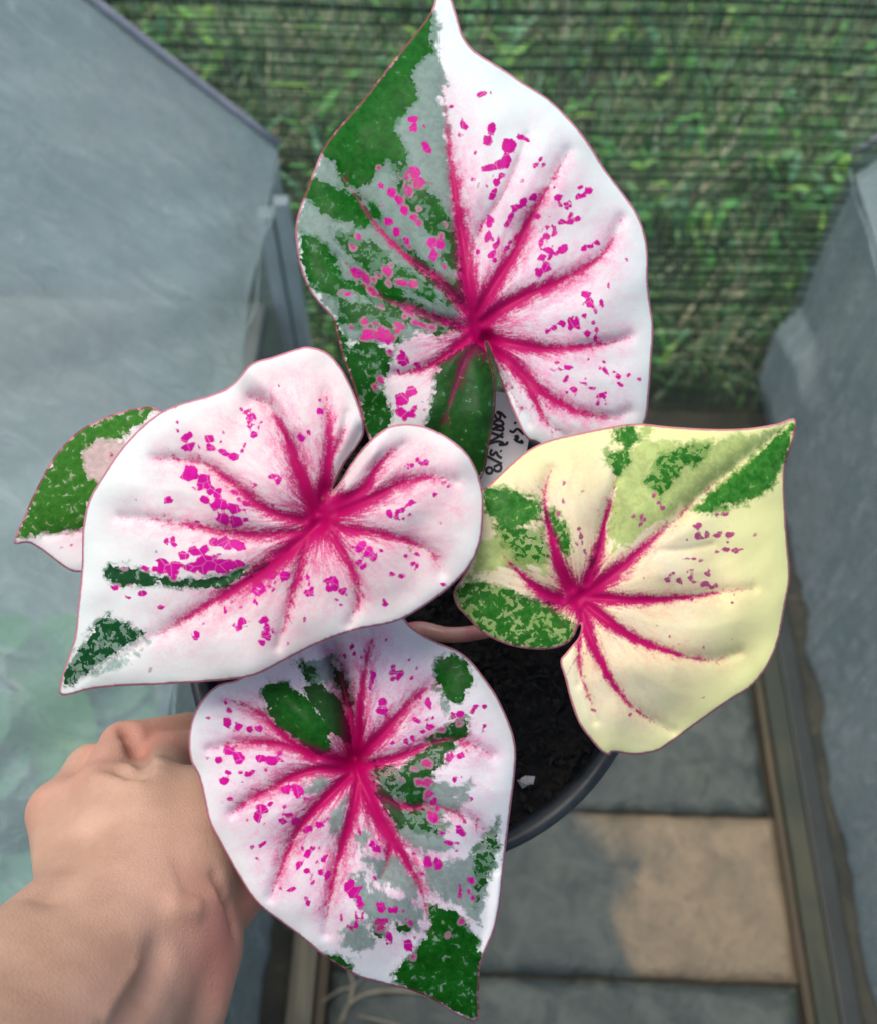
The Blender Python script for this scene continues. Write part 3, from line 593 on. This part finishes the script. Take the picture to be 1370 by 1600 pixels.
LC = dict(org=(680, 640), sc=2.322, cen=(520, 685), d=.392, nrm=(.10, .06, .99), seed=17, cw=52, droop=.016, wash=.55,
  label='pale yellow leaf with pink veins and a dark green patch at its tip',
  out=[(1303,33),(1300,100),(1275,180),(1265,240),(1268,350),(1275,470),(1285,600),(1270,700),(1245,830),(1210,920),(1150,1000),(1060,1060),(960,1130),(850,1210),(800,1240),(720,1252),(642,1243),(632,1256),(600,1240),(560,1195),(520,1140),(490,1060),(470,980),(452,915),(470,885),(495,855),(518,825),(528,785),(520,782),(500,825),(470,853),(410,870),(330,868),(250,850),(170,810),(110,750),(75,710),(65,660),(95,610),(120,560),(140,490),(148,400),(155,310),(205,262),(270,200),(330,150),(400,115),(500,90),(620,65),(730,50),(840,60),(960,68),(1060,70),(1150,65),(1240,50)],
  veins=[([(515,690),(600,630),(700,550),(800,460),(880,390)],50,14),([(880,390),(960,310),(1060,230),(1180,140),(1300,40)],10,3,.55),([(490,650),(450,570),(425,480),(400,370),(395,290),(420,220)],34,6),([(550,630),(590,520),(610,420),(640,310),(660,250)],28,6),([(450,690),(380,660),(320,610),(270,560),(240,520)],34,7),([(480,715),(420,712),(350,702)],22,5,.7),
   ([(550,680),(680,690),(800,690),(920,680),(1050,660),(1150,650)],28,7),([(550,710),(640,780),(720,830),(820,870),(920,900),(1020,905),(1100,880)],28,6),([(530,740),(560,830),(600,920),(660,1020),(740,1100),(860,1170)],26,6),([(525,770),(520,860),(525,950),(560,1060),(580,1130)],16,5,.8),([(525,840),(520,930),(520,1000)],10,5,.7),([(780,510),(900,510),(1000,490)],8,5,.4)],
  green=[([(1300,45),(1290,130),(1265,200),(1240,250),(1210,290),(1130,330),(1060,350),(1020,372),(930,368),(990,310),(1080,230),(1180,150),(1240,90)],.14),([(640,80),(720,58),(735,110),(700,135),(660,120)],.3),([(620,150),(700,150),(700,200),(660,240),(625,200)],.5),([(820,160),(900,130),(990,135),(960,200),(900,210),(860,260),(820,320),(790,300),(760,260),(800,200)],.55),
   ([(170,280),(260,285),(340,310),(390,350),(370,400),(300,430),(230,430),(180,370)],.3),([(380,350),(440,370),(480,430),(490,500),(470,560),(440,480)],.5),([(220,430),(300,430),(380,440),(420,520),(380,560),(300,540),(240,480)],.75),
   ([(65,660),(130,615),(200,640),(260,650),(340,690),(420,700),(460,740),(510,790),(480,855),(400,870),(280,855),(170,805),(110,750)],.60,.1),([(560,560),(590,500),(570,620)],.4)],
  gray=[[(650,250),(700,130),(760,110),(960,115),(1040,100),(1250,70),(1080,220),(960,300),(850,380),(720,480),(640,520),(610,450)],[(150,460),(240,440),(420,520),(400,600),(300,560),(200,600),(130,600)],[(740,60),(800,60),(790,110),(740,110)],[(560,540),(600,560),(540,640)]],
  pink=[(945,420,955,420,20),(960,455,980,455,34),(1020,455,1070,450,22),(1055,432,1075,432,10),(1050,512,1095,514,16),(1015,380,1055,380,10),(835,622,840,622,14),(885,625,890,622,24),(930,580,910,590,10),(985,595,990,600,14),(970,630,985,632,20),(1015,635,1015,638,18),(895,545,960,545,8),(705,1105,705,1105,12),(850,827,850,827,10),(1072,833,1072,833,10),(975,862,975,862,8),(515,430,540,520,14),(750,380,740,420,16),(790,310,790,320,18),(465,330,465,335,14),(810,780,810,782,10),(1075,700,1078,702,12)],
  folds=[([(1300,40),(1060,230),(880,390)],-.003,14)])

LD = dict(org=(270, 960), sc=2.4464, cen=(700, 590), d=.405, nrm=(.0, .04, .99), seed=23, cw=50, droop=.018, wash=1.45,
  label='leaf with pink centre, grey marbling, scattered green patches and dark green tip',
  out=[(1163,1552),(1168,1450),(1175,1340),(1200,1270),(1230,1200),(1250,1100),(1262,980),(1275,860),(1290,740),(1305,620),(1310,530),(1300,460),(1270,380),(1230,300),(1180,230),(1140,180),(1090,140),(1020,110),(960,80),(910,45),(880,10),(800,-40),(700,-40),(640,0),(560,20),(470,70),(390,130),(320,200),(250,248),(170,272),(110,330),(75,400),(62,480),(70,560),(100,620),(120,700),(140,790),(180,870),(230,960),(290,1060),(340,1120),(420,1180),(500,1240),(570,1300),(640,1345),(710,1385),(780,1405),(840,1420),(920,1440),(1000,1475),(1080,1530)],
  veins=[([(700,590),(740,680),(790,780),(840,860),(880,920),(920,990),(955,1070),(975,1150),(985,1220)],50,6),([(705,570),(715,450),(720,330),(740,180),(770,80)],30,9),([(692,540),(680,400),(650,260),(610,140)],38,10,.9),([(720,530),(800,460),(880,370),(960,290),(1000,260)],32,12),([(730,580),(850,550),(950,510),(1030,480),(1120,490),(1220,540)],26,7,.9),([(800,700),(900,740),(980,730),(1060,750),(1150,790),(1200,840)],20,9,.75),
   ([(690,570),(560,540),(470,500),(400,440),(340,380),(260,340),(190,322)],30,7),([(540,550),(450,505),(350,490),(250,490),(140,515)],18,7,.95),([(680,590),(560,590),(460,620),(370,670),(290,710),(230,760)],28,7),([(680,615),(590,700),(520,770),(470,840),(430,930),(400,1010),(375,1080)],28,7),([(710,640),(690,750),(660,850),(630,950),(605,1060),(590,1160),(590,1220)],26,6),([(835,870),(820,940),(800,1010)],18,7,.8),([(850,870),(900,890),(940,930)],16,6,.7)],
  green=[([(980,1110),(1040,1130),(1090,1140),(1120,1200),(1165,1250),(1172,1340),(1163,1545),(1080,1525),(1000,1475),(920,1440),(845,1400),(870,1340),(920,1290),(970,1240),(985,1180)],.3),([(350,300),(370,255),(420,260),(500,300),(560,370),(600,430),(600,520),(560,540),(480,480),(400,420),(350,340)],.1,.15),([(500,280),(560,260),(610,300),(640,340),(680,420),(690,500),(630,470),(570,400),(520,330)],.05,.65),
   ([(1010,170),(1060,155),(1120,180),(1145,250),(1100,330),(1050,330),(1010,250)],.15),([(1090,400),(1125,400),(1125,450),(1080,500),(1050,540),(1000,600),(980,690),(930,750),(860,680),(840,620),(900,570),(960,520),(1010,450)],.42,.35),([(760,620),(820,670),(860,720),(900,780),(870,820),(800,740)],.2,.7),([(570,1292),(620,1308),(690,1342),(700,1372),(640,1350)],.4),([(770,1170),(820,1180),(800,1230),(770,1220)],.3,.3),([(860,1190),(920,1180),(900,1220),(860,1220)],.3,.2),([(470,180),(540,200),(560,270),(510,260)],.5,.6),([(600,170),(640,200),(680,300),(690,380),(650,330)],.3,.7),([(760,560),(860,590),(1000,600),(960,700),(860,700),(780,640)],.75,.5),([(880,760),(980,740),(1060,800),(1010,840),(920,830)],.8,.4),([(1150,900),(1230,800),(1245,900),(1190,1040),(1160,1120)],.75,.2)],
  gray=[[(590,780),(650,720),(660,680),(690,700),(660,800),(630,860)],[(700,850),(740,780),(760,850),(740,900),(790,920),(750,960),(700,900)],[(940,900),(1000,940),(1080,940),(1200,890),(1240,760),(1250,900),(1200,1050),(1170,1200),(1100,1130),(1000,1080),(960,1000)],[(890,820),(960,820),(1020,860),(960,880),(900,860)],[(680,1000),(740,980),(760,1060),(900,1090),(960,1130),(940,1220),(860,1180),(760,1180),(700,1100)],[(640,1200),(700,1170),(760,1200),(770,1260),(720,1310),(650,1260)],[(500,640),(560,620),(620,640),(560,690),(510,680)],[(1050,650),(1130,640),(1140,700),(1080,720)],[(1000,280),(1050,330),(1060,380),(1020,380)],[(480,170),(620,150),(640,240),(540,290)],[(760,600),(900,640),(1060,640),(1120,740),(1000,800),(1080,900),(960,920),(880,860),(820,740)],[(740,920),(860,930),(930,1000),(960,1090),(880,1080),(780,1010)]],
  pink=[(210,360,220,370,22),(210,415,250,430,34),(300,435,330,440,32),(215,520,260,550,44),(180,555,180,558,24),(320,550,390,560,36),(280,605,310,603,20),(200,635,210,640,26),(210,605,220,602,10),(215,707,230,710,16),(430,670,480,680,44),(345,740,330,780,44),(380,720,370,730,16),(430,738,435,736,14),(420,800,480,790,30),(510,830,560,800,32),(355,870,340,880,18),(320,930,330,935,10),(520,910,480,960,24),(545,885,540,900,14),(515,985,520,985,26),(575,985,585,990,34),(590,920,580,940,16),(440,1055,465,1045,18),(513,1105,515,1108,20),(680,1040,690,1060,58),(710,1080,715,1120,26),(705,1150,705,1190,18),(680,1200,680,1205,16),(800,1110,805,1130,30),(850,1130,855,1130,28),(795,1185,800,1190,42),(820,1220,830,1240,28),(900,1250,910,1280,28),(910,1185,910,1190,20),(650,1145,650,1150,12),(770,880,775,900,32),(980,945,1010,950,42),(955,572,985,575,26),(940,645,980,640,26),(1070,390,1090,385,34),(1140,368,1140,368,18),(1180,435,1180,435,16),(1060,545,1095,540,28),(990,690,1000,710,36),(990,770,1000,780,30),(1090,820,1110,840,26),(1060,875,1090,875,18),(1140,700,1140,710,12),(1130,1010,1140,1020,20),(1130,1060,1130,1065,16),(1080,630,1080,640,18),(800,340,800,360,44),(860,240,870,230,30),(930,210,930,210,14),(830,220,850,215,16),(920,390,940,400,26),(910,480,900,480,34),(980,340,985,360,22),(760,220,760,270,24),(680,120,690,150,20),(815,97,815,97,12),(990,430,980,430,26),(440,770,450,765,20),(500,700,520,710,24),(1100,1165,1095,1175,20)],
  folds=[([(600,110),(650,260),(685,420),(696,540)],-.010,16),([(740,100),(720,330),(712,500)],.003,18),([(420,300),(520,420),(600,520)],.004,26),([(1250,1000),(1225,1200),(1180,1310)],.004,9)])

LE = dict(org=(0, 520), sc=1.7564, cen=(450, 470), d=.425, nrm=(-.2, .1, .97), seed=31, cw=20, droop=.012,
  label='small leaf, upper half green with pale flecks, lower half pinkish white',
  out=[(40,577),(60,520),(100,430),(150,340),(210,275),(270,240),(340,215),(425,205),(490,260),(500,350),(450,470),(350,600),(270,648),(215,657),(180,645),(120,600),(80,577)],
  veins=[([(400,480),(320,515),(220,542),(130,556)],14,5,.8)],
  green=[([(50,562),(100,430),(150,340),(210,270),(300,232),(430,200),(400,240),(320,290),(270,290),(220,330),(240,400),(280,420),(240,470),(225,538),(120,550)],.30)],
  gray=[[(230,290),(320,280),(380,330),(330,380),(260,420),(220,380)],[(45,570),(120,500),(200,520),(215,540),(120,555)]],
  pink=[(170,590,171,592,8),(195,585,196,586,7),(300,330,310,340,10)], wash=1.1)

M_lA = leaf_mat('leaf_white', (.68, .75, .71), (.62, .70, .66), (.70, .79, .75), (.80, .30, .47), (.0025, .068, .003), (.008, .125, .007), (.135, .215, .175), (.62, .006, .28))
M_lB = leaf_mat('leaf_blush', (.73, .74, .69), (.72, .66, .62), (.76, .82, .77), (.80, .30, .43), (.004, .050, .014), (.010, .10, .022), (.24, .34, .29), (.64, .006, .30))
M_lC = leaf_mat('leaf_yellow', (.82, .80, .54), (.80, .74, .44), (.79, .80, .36), (.76, .28, .27), (.012, .12, .008), (.055, .22, .03), (.36, .45, .14), (.48, .08, .22), 1.)
M_lD = leaf_mat('leaf_marbled', (.76, .79, .78), (.74, .74, .75), (.78, .83, .82), (.78, .26, .47), (.0025, .066, .003), (.010, .12, .010), (.185, .255, .225), (.64, .006, .30))
M_lE = leaf_mat('leaf_flecked', (.74, .76, .70), (.72, .66, .64), (.80, .76, .74), (.76, .35, .45), (.025, .12, .010), (.05, .20, .02), (.46, .33, .30), (.5, .03, .2))

# ------------------------------------------------------------------ pot
PC = at(652, 975, .50); PR = 362 * .50 / FPX; PT = math.radians(17)
plant = empty('caladium_plant', tuple(PC + np.array([-.02, 0, -.014])), 'potted caladium with pink-veined white, green and yellow heart-shaped leaves', 'plant')
t0 = time.time()
cA = make_leaf(LA, plant, M_lA); cB = make_leaf(LB, plant, M_lB); cC = make_leaf(LC, plant, M_lC); cD = make_leaf(LD, plant, M_lD); cE = make_leaf(LE, plant, M_lE)
print('leaves', time.time() - t0)
def petiole_mat():
    n = NT('petiole'); o = n.obj(); f = n.noise(n.scale(o, (1, 1, 1)), 45, 4, .6)
    n.set(Base_Color=n.mix(n.ramp(f, .35, .65), (.50, .30, .24), (.48, .16, .17)), Roughness=.35); n.b.inputs['Subsurface Weight'].default_value = .1; return n.m
M_pet = petiole_mat()
root = PC + np.array([-.02, 0, -.022])
fw = -CR[:, 2]
for c, mids, r in ((cA, [(735, 640, .45), (690, 850, .475)], (.003, .0034, .0042)), (cB, [(520, 850, .41), (585, 960, .46)], (.003, .0036, .0045)),
                   (cC, [(865, 955, .425), (755, 986, .452), (700, 992, .462), (650, 984, .470)], (.0032, .0036, .0042)),
                   (cD, [(560, 1150, .438), (600, 1070, .465)], (.003, .0036, .0042)), (cE, [(330, 850, .44), (480, 950, .47)], (.002, .003, .0035))):
    pts = [c + fw * (.022 if c is cD else .015)] + [at(*m) for m in mids] + [root]
    adopt(link('petiole', tube_mesh('petiole', pts, r, 14), M_pet), plant)

M_pot = NT('black_plastic'); _o = M_pot.obj(); _f = M_pot.noise(_o, 60, 5, .6)
M_pot.set(Base_Color=M_pot.mix(M_pot.ramp(_f, .4, .7), (.012, .017, .020), (.028, .036, .040)), Roughness=M_pot.ramp(_f, .3, .7, .32, .5)); M_pot.bump(_f, .0003); M_pot = M_pot.m
def lathe(name, prof, seg=96):
    V = []; F = []
    for k in range(seg):
        a = 2 * math.pi * k / seg
        for r, z_ in prof: V.append((r * math.cos(a), r * math.sin(a), z_))
    m = len(prof)
    for k in range(seg):
        for i in range(m - 1): F.append((k * m + i, (k + 1) % seg * m + i, (k + 1) % seg * m + i + 1, k * m + i + 1))
    me = pymesh(name, V, F); bm = bmesh.new(); bm.from_mesh(me); bmesh.ops.recalc_face_normals(bm, faces=bm.faces); bm.to_mesh(me); bm.free(); return me
PH = .17
PAX = np.array([0, -math.sin(PT), math.cos(PT)])
pot = empty('plant_pot', tuple(PC - PAX * PH), 'round black plastic nursery pot holding the caladium and dark soil', 'pot')
R0 = PR; pot.rotation_euler = (PT, 0, 0)
link('wall', lathe('wall', [(0.0005, 0), (R0 * .70, 0), (R0 * .715, .004), (R0 * .925, PH - .024), (R0 * .905, PH - .024), (R0 * .70, .006), (.0005, .005)]), M_pot, pot)
rim = lathe('rim', [(R0 * .93, PH - .026), (R0 * .965, PH - .026), (R0 * .985, PH - .024), (R0 * .997, PH - .005), (R0, PH - .002), (R0 * .995, PH), (R0 * .965, PH + .0005), (R0 * .935, PH - .001), (R0 * .925, PH - .004), (R0 * .90, PH - .030)])
link('rim', rim, M_pot, pot)
M_soil = soil_mat('potting_soil', (.004, .004, .0035), (.009, .008, .006), (.022, .017, .011))
nr, na = 46, 150; V = [(0, 0, 0)]; F = []
for i in range(1, nr + 1):
    for k in range(na):
        a = 2 * math.pi * k / na; r = R0 * .925 * i / nr; V.append((r * math.cos(a), r * math.sin(a), 0))
V = np.array(V, float); V[:, 2] = PH - .013 + vnoise(V[:, :2], 60, 3) * .003 + vnoise(V[:, :2], 170, 4) * .0025 + vnoise(V[:, :2], 400, 5) * .0012
F = [(0, 1 + k, 1 + (k + 1) % na) for k in range(na)] + [(1 + i * na + k, 1 + (i + 1) * na + k, 1 + (i + 1) * na + (k + 1) % na, 1 + i * na + (k + 1) % na) for i in range(nr - 1) for k in range(na)]
link('soil', pymesh('soil', V, F), M_soil, pot, False)
# crumbs, fibres
V = []; F = []
def chunk(c, s):
    b = len(V); ax = RNG.normal(size=(3, 3)); q, _ = np.linalg.qr(ax); sz_ = s * RNG.uniform(.5, 1.3, 3)
    for sg in ((1, 0, 0), (-1, 0, 0), (0, 1, 0), (0, -1, 0), (0, 0, 1), (0, 0, -1)): V.append(c + q @ (np.array(sg) * sz_))
    for f in ((0, 2, 4), (2, 1, 4), (1, 3, 4), (3, 0, 4), (2, 0, 5), (1, 2, 5), (3, 1, 5), (0, 3, 5)): F.append(tuple(b + i for i in f))
for _ in range(2600):
    a = random.uniform(0, 6.283); r = R0 * .915 * math.sqrt(random.random()); chunk(np.array([r * math.cos(a), r * math.sin(a), PH - .011 + random.uniform(-.002, .004)]), random.choice((.0008, .0014, .002, .0028)))
for _ in range(900):
    a = random.uniform(0, 6.283); r = R0 * .88 * math.sqrt(random.random()); c = np.array([r * math.cos(a), r * math.sin(a), PH - .008 + random.uniform(-.002, .004)])
    d = RNG.normal(size=3); d[2] *= .25; d /= np.linalg.norm(d); L = random.uniform(.004, .013); sd2 = np.cross(d, (0, 0, 1)) * .0004; b = len(V)
    bend = RNG.normal(size=3) * .0015
    V.extend([c - d * L / 2 - sd2, c - d * L / 2 + sd2, c + bend + sd2, c + bend - sd2, c + d * L / 2]); F.extend([(b, b + 1, b + 2, b + 3), (b + 3, b + 2, b + 4)])
M_crumb = soil_mat('soil_crumbs', (.005, .005, .004), (.013, .011, .008), (.035, .027, .018))
tag(link('soil_crumbs', pymesh('soil_crumbs', V, F), M_crumb, pot, False), kind='stuff')
V = []; F = []
pq = rays([(818, 1222)])[0]; pq = CO + pq * (((PC - PAX * .008 - CO) @ PAX) / (pq @ PAX)) - PC; px_, py_ = pq[0], pq @ np.array([0, math.cos(PT), math.sin(PT)])
chunk(np.array([px_, py_, PH - .006]), .0034); chunk(np.array([px_ + .003, py_ + .001, PH - .007]), .0026)
link('perlite', pymesh('perlite', V, F), simple('perlite', (.35, .34, .32), (.5, .48, .45), 200, .9, 0), pot, False)

# ------------------------------------------------------------------ plant label with handwriting
TN = np.array([.10, .30, .95]); TN /= np.linalg.norm(TN); TD = .452
def on_tag(x, y, lift=0.):
    d = np.array([(x - 685) / FPX, (800 - y) / FPX, -1.]); c = np.array([(790 - 685) / FPX, (800 - 690) / FPX, -1.]) * TD
    return CO + CR @ (d * ((c @ TN) / (d @ TN)) + TN * lift)
q = [(774, 612), (836, 622), (806, 800), (800, 860), (770, 945), (752, 860), (743, 790)]
f = [on_tag(x, y, .0004) for x, y in q]; b = [on_tag(x, y, -.0004) for x, y in q]; n = len(q)
me = pymesh('plant_label', f + b, [tuple(range(n))[::-1], tuple(range(n, 2 * n))] + [(i, (i + 1) % n, n + (i + 1) % n, n + i) for i in range(n)])
bm = bmesh.new(); bm.from_mesh(me); bmesh.ops.recalc_face_normals(bm, faces=bm.faces); bm.to_mesh(me); bm.free()
pl = empty('plant_label', tuple(on_tag(770, 945)), 'white plastic plant label with black handwriting between the leaves', 'plant label')
adopt(link('strip', me, simple('label_plastic', (.80, .78, .80), (.85, .83, .85), 40, .4, .0001), None, False), pl)
M_ink = simple('ink', (.006, .006, .008), (.012, .012, .014), 50, .5, 0)
ST = [[(818, 545), (840, 590), (870, 588), (872, 548), (838, 528), (880, 535), (928, 585)], [(800, 650), (830, 612), (880, 610), (905, 645), (870, 660), (808, 640)],
      [(795, 700), (840, 672), (895, 672), (900, 705), (860, 700), (800, 690)], [(785, 728), (850, 750), (905, 775)], [(905, 728), (860, 765), (775, 812)], [(765, 835), (850, 812), (905, 830), (860, 845), (930, 840), (945, 812)],
      [(875, 900), (885, 912)], [(795, 888), (778, 925), (800, 945), (835, 915), (852, 950), (890, 975)], [(735, 950), (800, 985), (892, 1032)], [(770, 1058), (740, 1085), (748, 1120), (785, 1122), (800, 1085), (772, 1060)],
      [(810, 1062), (860, 1038), (885, 1060), (870, 1098), (830, 1100), (810, 1075)], [(965, 705), (1000, 722), (1040, 690), (1085, 725), (1105, 745)], [(1012, 772), (1040, 758), (1045, 785), (1015, 792), (1050, 815), (1095, 825), (1070, 800)], [(1010, 625), (1030, 640)]]
V = []; F = []
for s in ST:
    P2 = resample(catmull(zz((640, 560), 6.227, s), 6), 1.2); T = np.gradient(P2, axis=0); T /= np.linalg.norm(T, axis=1)[:, None] + 1e-9; N2 = np.stack([-T[:, 1], T[:, 0]], 1) * 2.1
    base = len(V)
    for i in range(len(P2)):
        V += [on_tag(*(P2[i] + N2[i]), .0006), on_tag(*(P2[i] - N2[i]), .0006)]
        if i: F.append((base + 2 * i - 2, base + 2 * i - 1, base + 2 * i + 1, base + 2 * i))
adopt(link('handwriting', pymesh('handwriting', V, F), M_ink, None, False), pl)

# ------------------------------------------------------------------ hand and forearm
def smin(a, b, k):
    h = np.clip(.5 + .5 * (b - a) / k, 0, 1); return b + (a - b) * h - k * h * (1 - h)
H = [  # (px, py, depth, radius) pairs, blend
 [(135,1408,.398,.020),(-10,1560,.345,.024),.012],[(-10,1560,.345,.024),(-190,1760,.27,.026),.012],
 [(262,1492,.402,.020),(140,1650,.352,.024),.012],[(140,1650,.352,.024),(0,1840,.27,.026),.012],
 [(200,1450,.392,.022),(70,1610,.340,.026),.014],[(70,1610,.340,.026),(-100,1800,.27,.028),.014],
 [(128,1405,.407,.0175),(94,1270,.447,.0140),.010],[(168,1408,.402,.018),(160,1240,.444,.0142),.010],[(212,1412,.400,.018),(236,1232,.443,.0146),.010],[(255,1422,.403,.018),(312,1248,.447,.0148),.010],
 [(275,1440,.408,.018),(325,1330,.440,.018),.012],
 [(94,1270,.449,.0130),(144,1204,.479,.0116),.006],[(144,1204,.479,.0116),(240,1196,.505,.0100),.006],
 [(160,1238,.447,.0132),(196,1168,.477,.0124),.0024],[(196,1168,.477,.0124),(300,1146,.508,.0110),.0024],
 [(238,1232,.447,.0138),(264,1186,.478,.0128),.0024],[(264,1186,.478,.0128),(380,1170,.508,.0108),.0024],
 [(314,1248,.449,.0142),(352,1222,.480,.0125),.0024],[(352,1222,.480,.0125),(440,1200,.51,.0108),.0024],
 [(285,1475,.412,.019),(352,1400,.447,.0150),.008],[(352,1400,.447,.0150),(430,1335,.470,.0125),.006],[(430,1335,.470,.0125),(495,1290,.485,.0110),.006],
 [(310,1492,.420,.0185),(285,1572,.400,.0185),.008]]
def cone_sdf(P, a, b, ra, rb):
    e = b - a; w_ = P - a; t = np.clip((w_ @ e) / (e @ e), 0, 1); return np.sqrt(((w_ - t[..., None] * e) ** 2).sum(-1)) - (ra + (rb - ra) * t)
HC = [(at(*a[:3]), at(*b[:3]), a[3], b[3], k) for a, b, k in H]
def hand_base(P):
    d = None
    for a, b, ra, rb, k in HC:
        c = cone_sdf(P, a, b, ra, rb); d = c if d is None else smin(d, c, k)
    return d
def hit(x, y):
    r = rays([(x, y)])[0]; t = .25
    for _ in range(90):
        d = hand_base((CO + r * t)[None])[0]
        if d < .0003: break
        t += d * .9
        if t > .7: break
    return CO + r * t
CREASE = [([(206,1148),(215,1168),(224,1192),(219,1207)],.0056,.0026),([(219,1207),(205,1208),(188,1203)],.0034,.003),([(340,1368),(350,1392),(360,1420),(368,1455)],.0030,.003),
          ([(250,1488),(226,1545),(180,1625)],.0026,.010),
          ([(80,1395),(112,1350),(135,1300)],.0006,.014)]
for j in range(6): CREASE.append(([(272 + j * 4, 1340 + j * 10), (305, 1343 + j * 10), (334, 1351 + j * 9)], .0009, .0022))
RIDGE = [([(228,1500),(205,1545),(175,1595)],.0020,.006),([(275,1415),(290,1420),(305,1420)],.0010,.008),([(150,1215),(185,1222),(215,1222)],.0016,.006)]
CRP = [([hit(*p) for p in c], r, k) for c, r, k in CREASE]; CRP[0][0].insert(0, CRP[0][0][0] * 2.2 - CRP[0][0][1] * 1.2)
RGP = [([hit(*p) for p in c], r, k) for c, r, k in RIDGE]
lo = np.min([np.minimum(a - ra, b - rb) for a, b, ra, rb, k in HC], 0) - .008; hi = np.max([np.maximum(a + ra, b + rb) for a, b, ra, rb, k in HC], 0) + .008
hv = .0018; nx, ny, nz = (np.ceil((hi - lo) / hv)).astype(int) + 1
gx, gy, gz = np.meshgrid(lo[0] + hv * np.arange(nx), lo[1] + hv * np.arange(ny), lo[2] + hv * np.arange(nz), indexing='ij')
GP = np.stack([gx, gy, gz], -1).astype(np.float32)
Dv = hand_base(GP).astype(np.float32)
near = np.abs(Dv) < .009
def surface_nets(D, lo, h):
    s = D < 0; nx, ny, nz = D.shape; acc = np.zeros((nx - 1, ny - 1, nz - 1, 3)); cnt = np.zeros((nx - 1, ny - 1, nz - 1))
    base = np.stack(np.meshgrid(np.arange(nx - 1), np.arange(ny - 1), np.arange(nz - 1), indexing='ij'), -1).astype(float)
    cs = [(i, j, k) for i in (0, 1) for j in (0, 1) for k in (0, 1)]
    cut = lambda c: (slice(c[0], nx - 1 + c[0]), slice(c[1], ny - 1 + c[1]), slice(c[2], nz - 1 + c[2]))
    for a in cs:
        for ax in range(3):
            if a[ax]: continue
            b = list(a); b[ax] = 1; da, db = D[cut(a)], D[cut(b)]; x = (da < 0) != (db < 0)
            t = np.where(x, da / np.where(x, da - db, 1), 0); off = np.array(a, float) + 0 * base; off[..., ax] = t
            acc += np.where(x[..., None], off, 0); cnt += x
    act = cnt > 0; idx = -np.ones(act.shape, int); idx[act] = np.arange(act.sum())
    V = lo + h * (base[act] + acc[act] / cnt[act][:, None]); F = []
    for ax in range(3):
        o1, o2 = [(1, 2), (2, 0), (0, 1)][ax]
        sl = [slice(1, n - 1) for n in D.shape]; sl2 = list(sl); sl[ax] = slice(0, D.shape[ax] - 1); sl2[ax] = slice(1, D.shape[ax])
        a, b = s[tuple(sl)], s[tuple(sl2)]
        for flip, m in ((False, a & ~b), (True, b & ~a)):
            I = np.argwhere(m); 
            if not len(I): continue
            for q in range(3):
                if q != ax: I[:, q] += 1
            def g(d1, d2):
                J = I.copy(); J[:, o1] -= d1; J[:, o2] -= d2; return idx[J[:, 0], J[:, 1], J[:, 2]]
            Q = np.stack([g(1, 1), g(0, 1), g(0, 0), g(1, 0)], 1); F.append(Q[:, ::-1] if flip else Q)
    return V, np.concatenate(F)
sub = GP[near]; dd = Dv[near]
for pts, r, k in RGP:
    c = np.min([cone_sdf(sub, pts[i], pts[i + 1], r, r) for i in range(len(pts) - 1)], 0); dd = smin(dd, c, k)
for pts, r, k in CRP:
    c = np.min([cone_sdf(sub, pts[i], pts[i + 1], r, r * .7) for i in range(len(pts) - 1)], 0); dd = -smin(-dd, c, k)
Dv[near] = dd
HV, HF = surface_nets(Dv, lo, hv)
me = pymesh('person', HV, HF)
bm = bmesh.new(); bm.from_mesh(me)
for _ in range(2): bmesh.ops.smooth_vert(bm, verts=bm.verts, factor=.5, use_axis_x=True, use_axis_y=True, use_axis_z=True)
bmesh.ops.recalc_face_normals(bm, faces=bm.faces); bm.to_mesh(me); bm.free()
HVs = np.array([v.co for v in me.vertices])
red = np.zeros(len(HVs))
for x, y, d, r, a in ((190,1175,.475,.016,1.),(250,1170,.475,.018,.9),(150,1220,.45,.016,.7),(330,1485,.405,.024,1.1),(390,1400,.44,.022,1.1),(320,1360,.43,.02,.5),(300,1440,.405,.012,.5),(60,1260,.445,.016,.4)):
    red = np.maximum(red, a * np.exp(-((HVs - at(x, y, d)) ** 2).sum(1) / r ** 2))
attr(me, 'red', red)
n = NT('skin'); o = n.obj(); a1 = n.noise(o, 28, 4, .6); a2 = n.noise(o, 420, 3, .6); a3 = n.voro(n.scale(o, (1., 1., 1.)), 520)
c = n.mix(n.ramp(a1, .35, .65), (.43, .255, .170), (.50, .31, .215))
c = n.mix(n.math('MULTIPLY', n.attr('red'), .9), c, (.52, .195, .145)); c = n.mix(n.math('MULTIPLY', n.ramp(a2, .55, .75), .12), c, (.28, .14, .09))
n.set(Base_Color=c, Roughness=.5); n.b.inputs['Specular IOR Level'].default_value = .35
n.b.inputs['Subsurface Weight'].default_value = .10; n.b.inputs['Subsurface Radius'].default_value = (1., .35, .18); n.b.inputs['Subsurface Scale'].default_value = .004
wr = n.noise(n.scale(o, (1., 1.7, .6)), 95, 3, .6, 1.5)
n.bump(n.math('ADD', n.math('ADD', n.ramp(a3, 0, .3), n.math('MULTIPLY', wr, 1.6)), n.math('MULTIPLY', a2, .8)), .00016, .45)
tag(link('person', me, n.m), 'bare left hand and forearm gripping the black pot beneath the leaves', 'person')
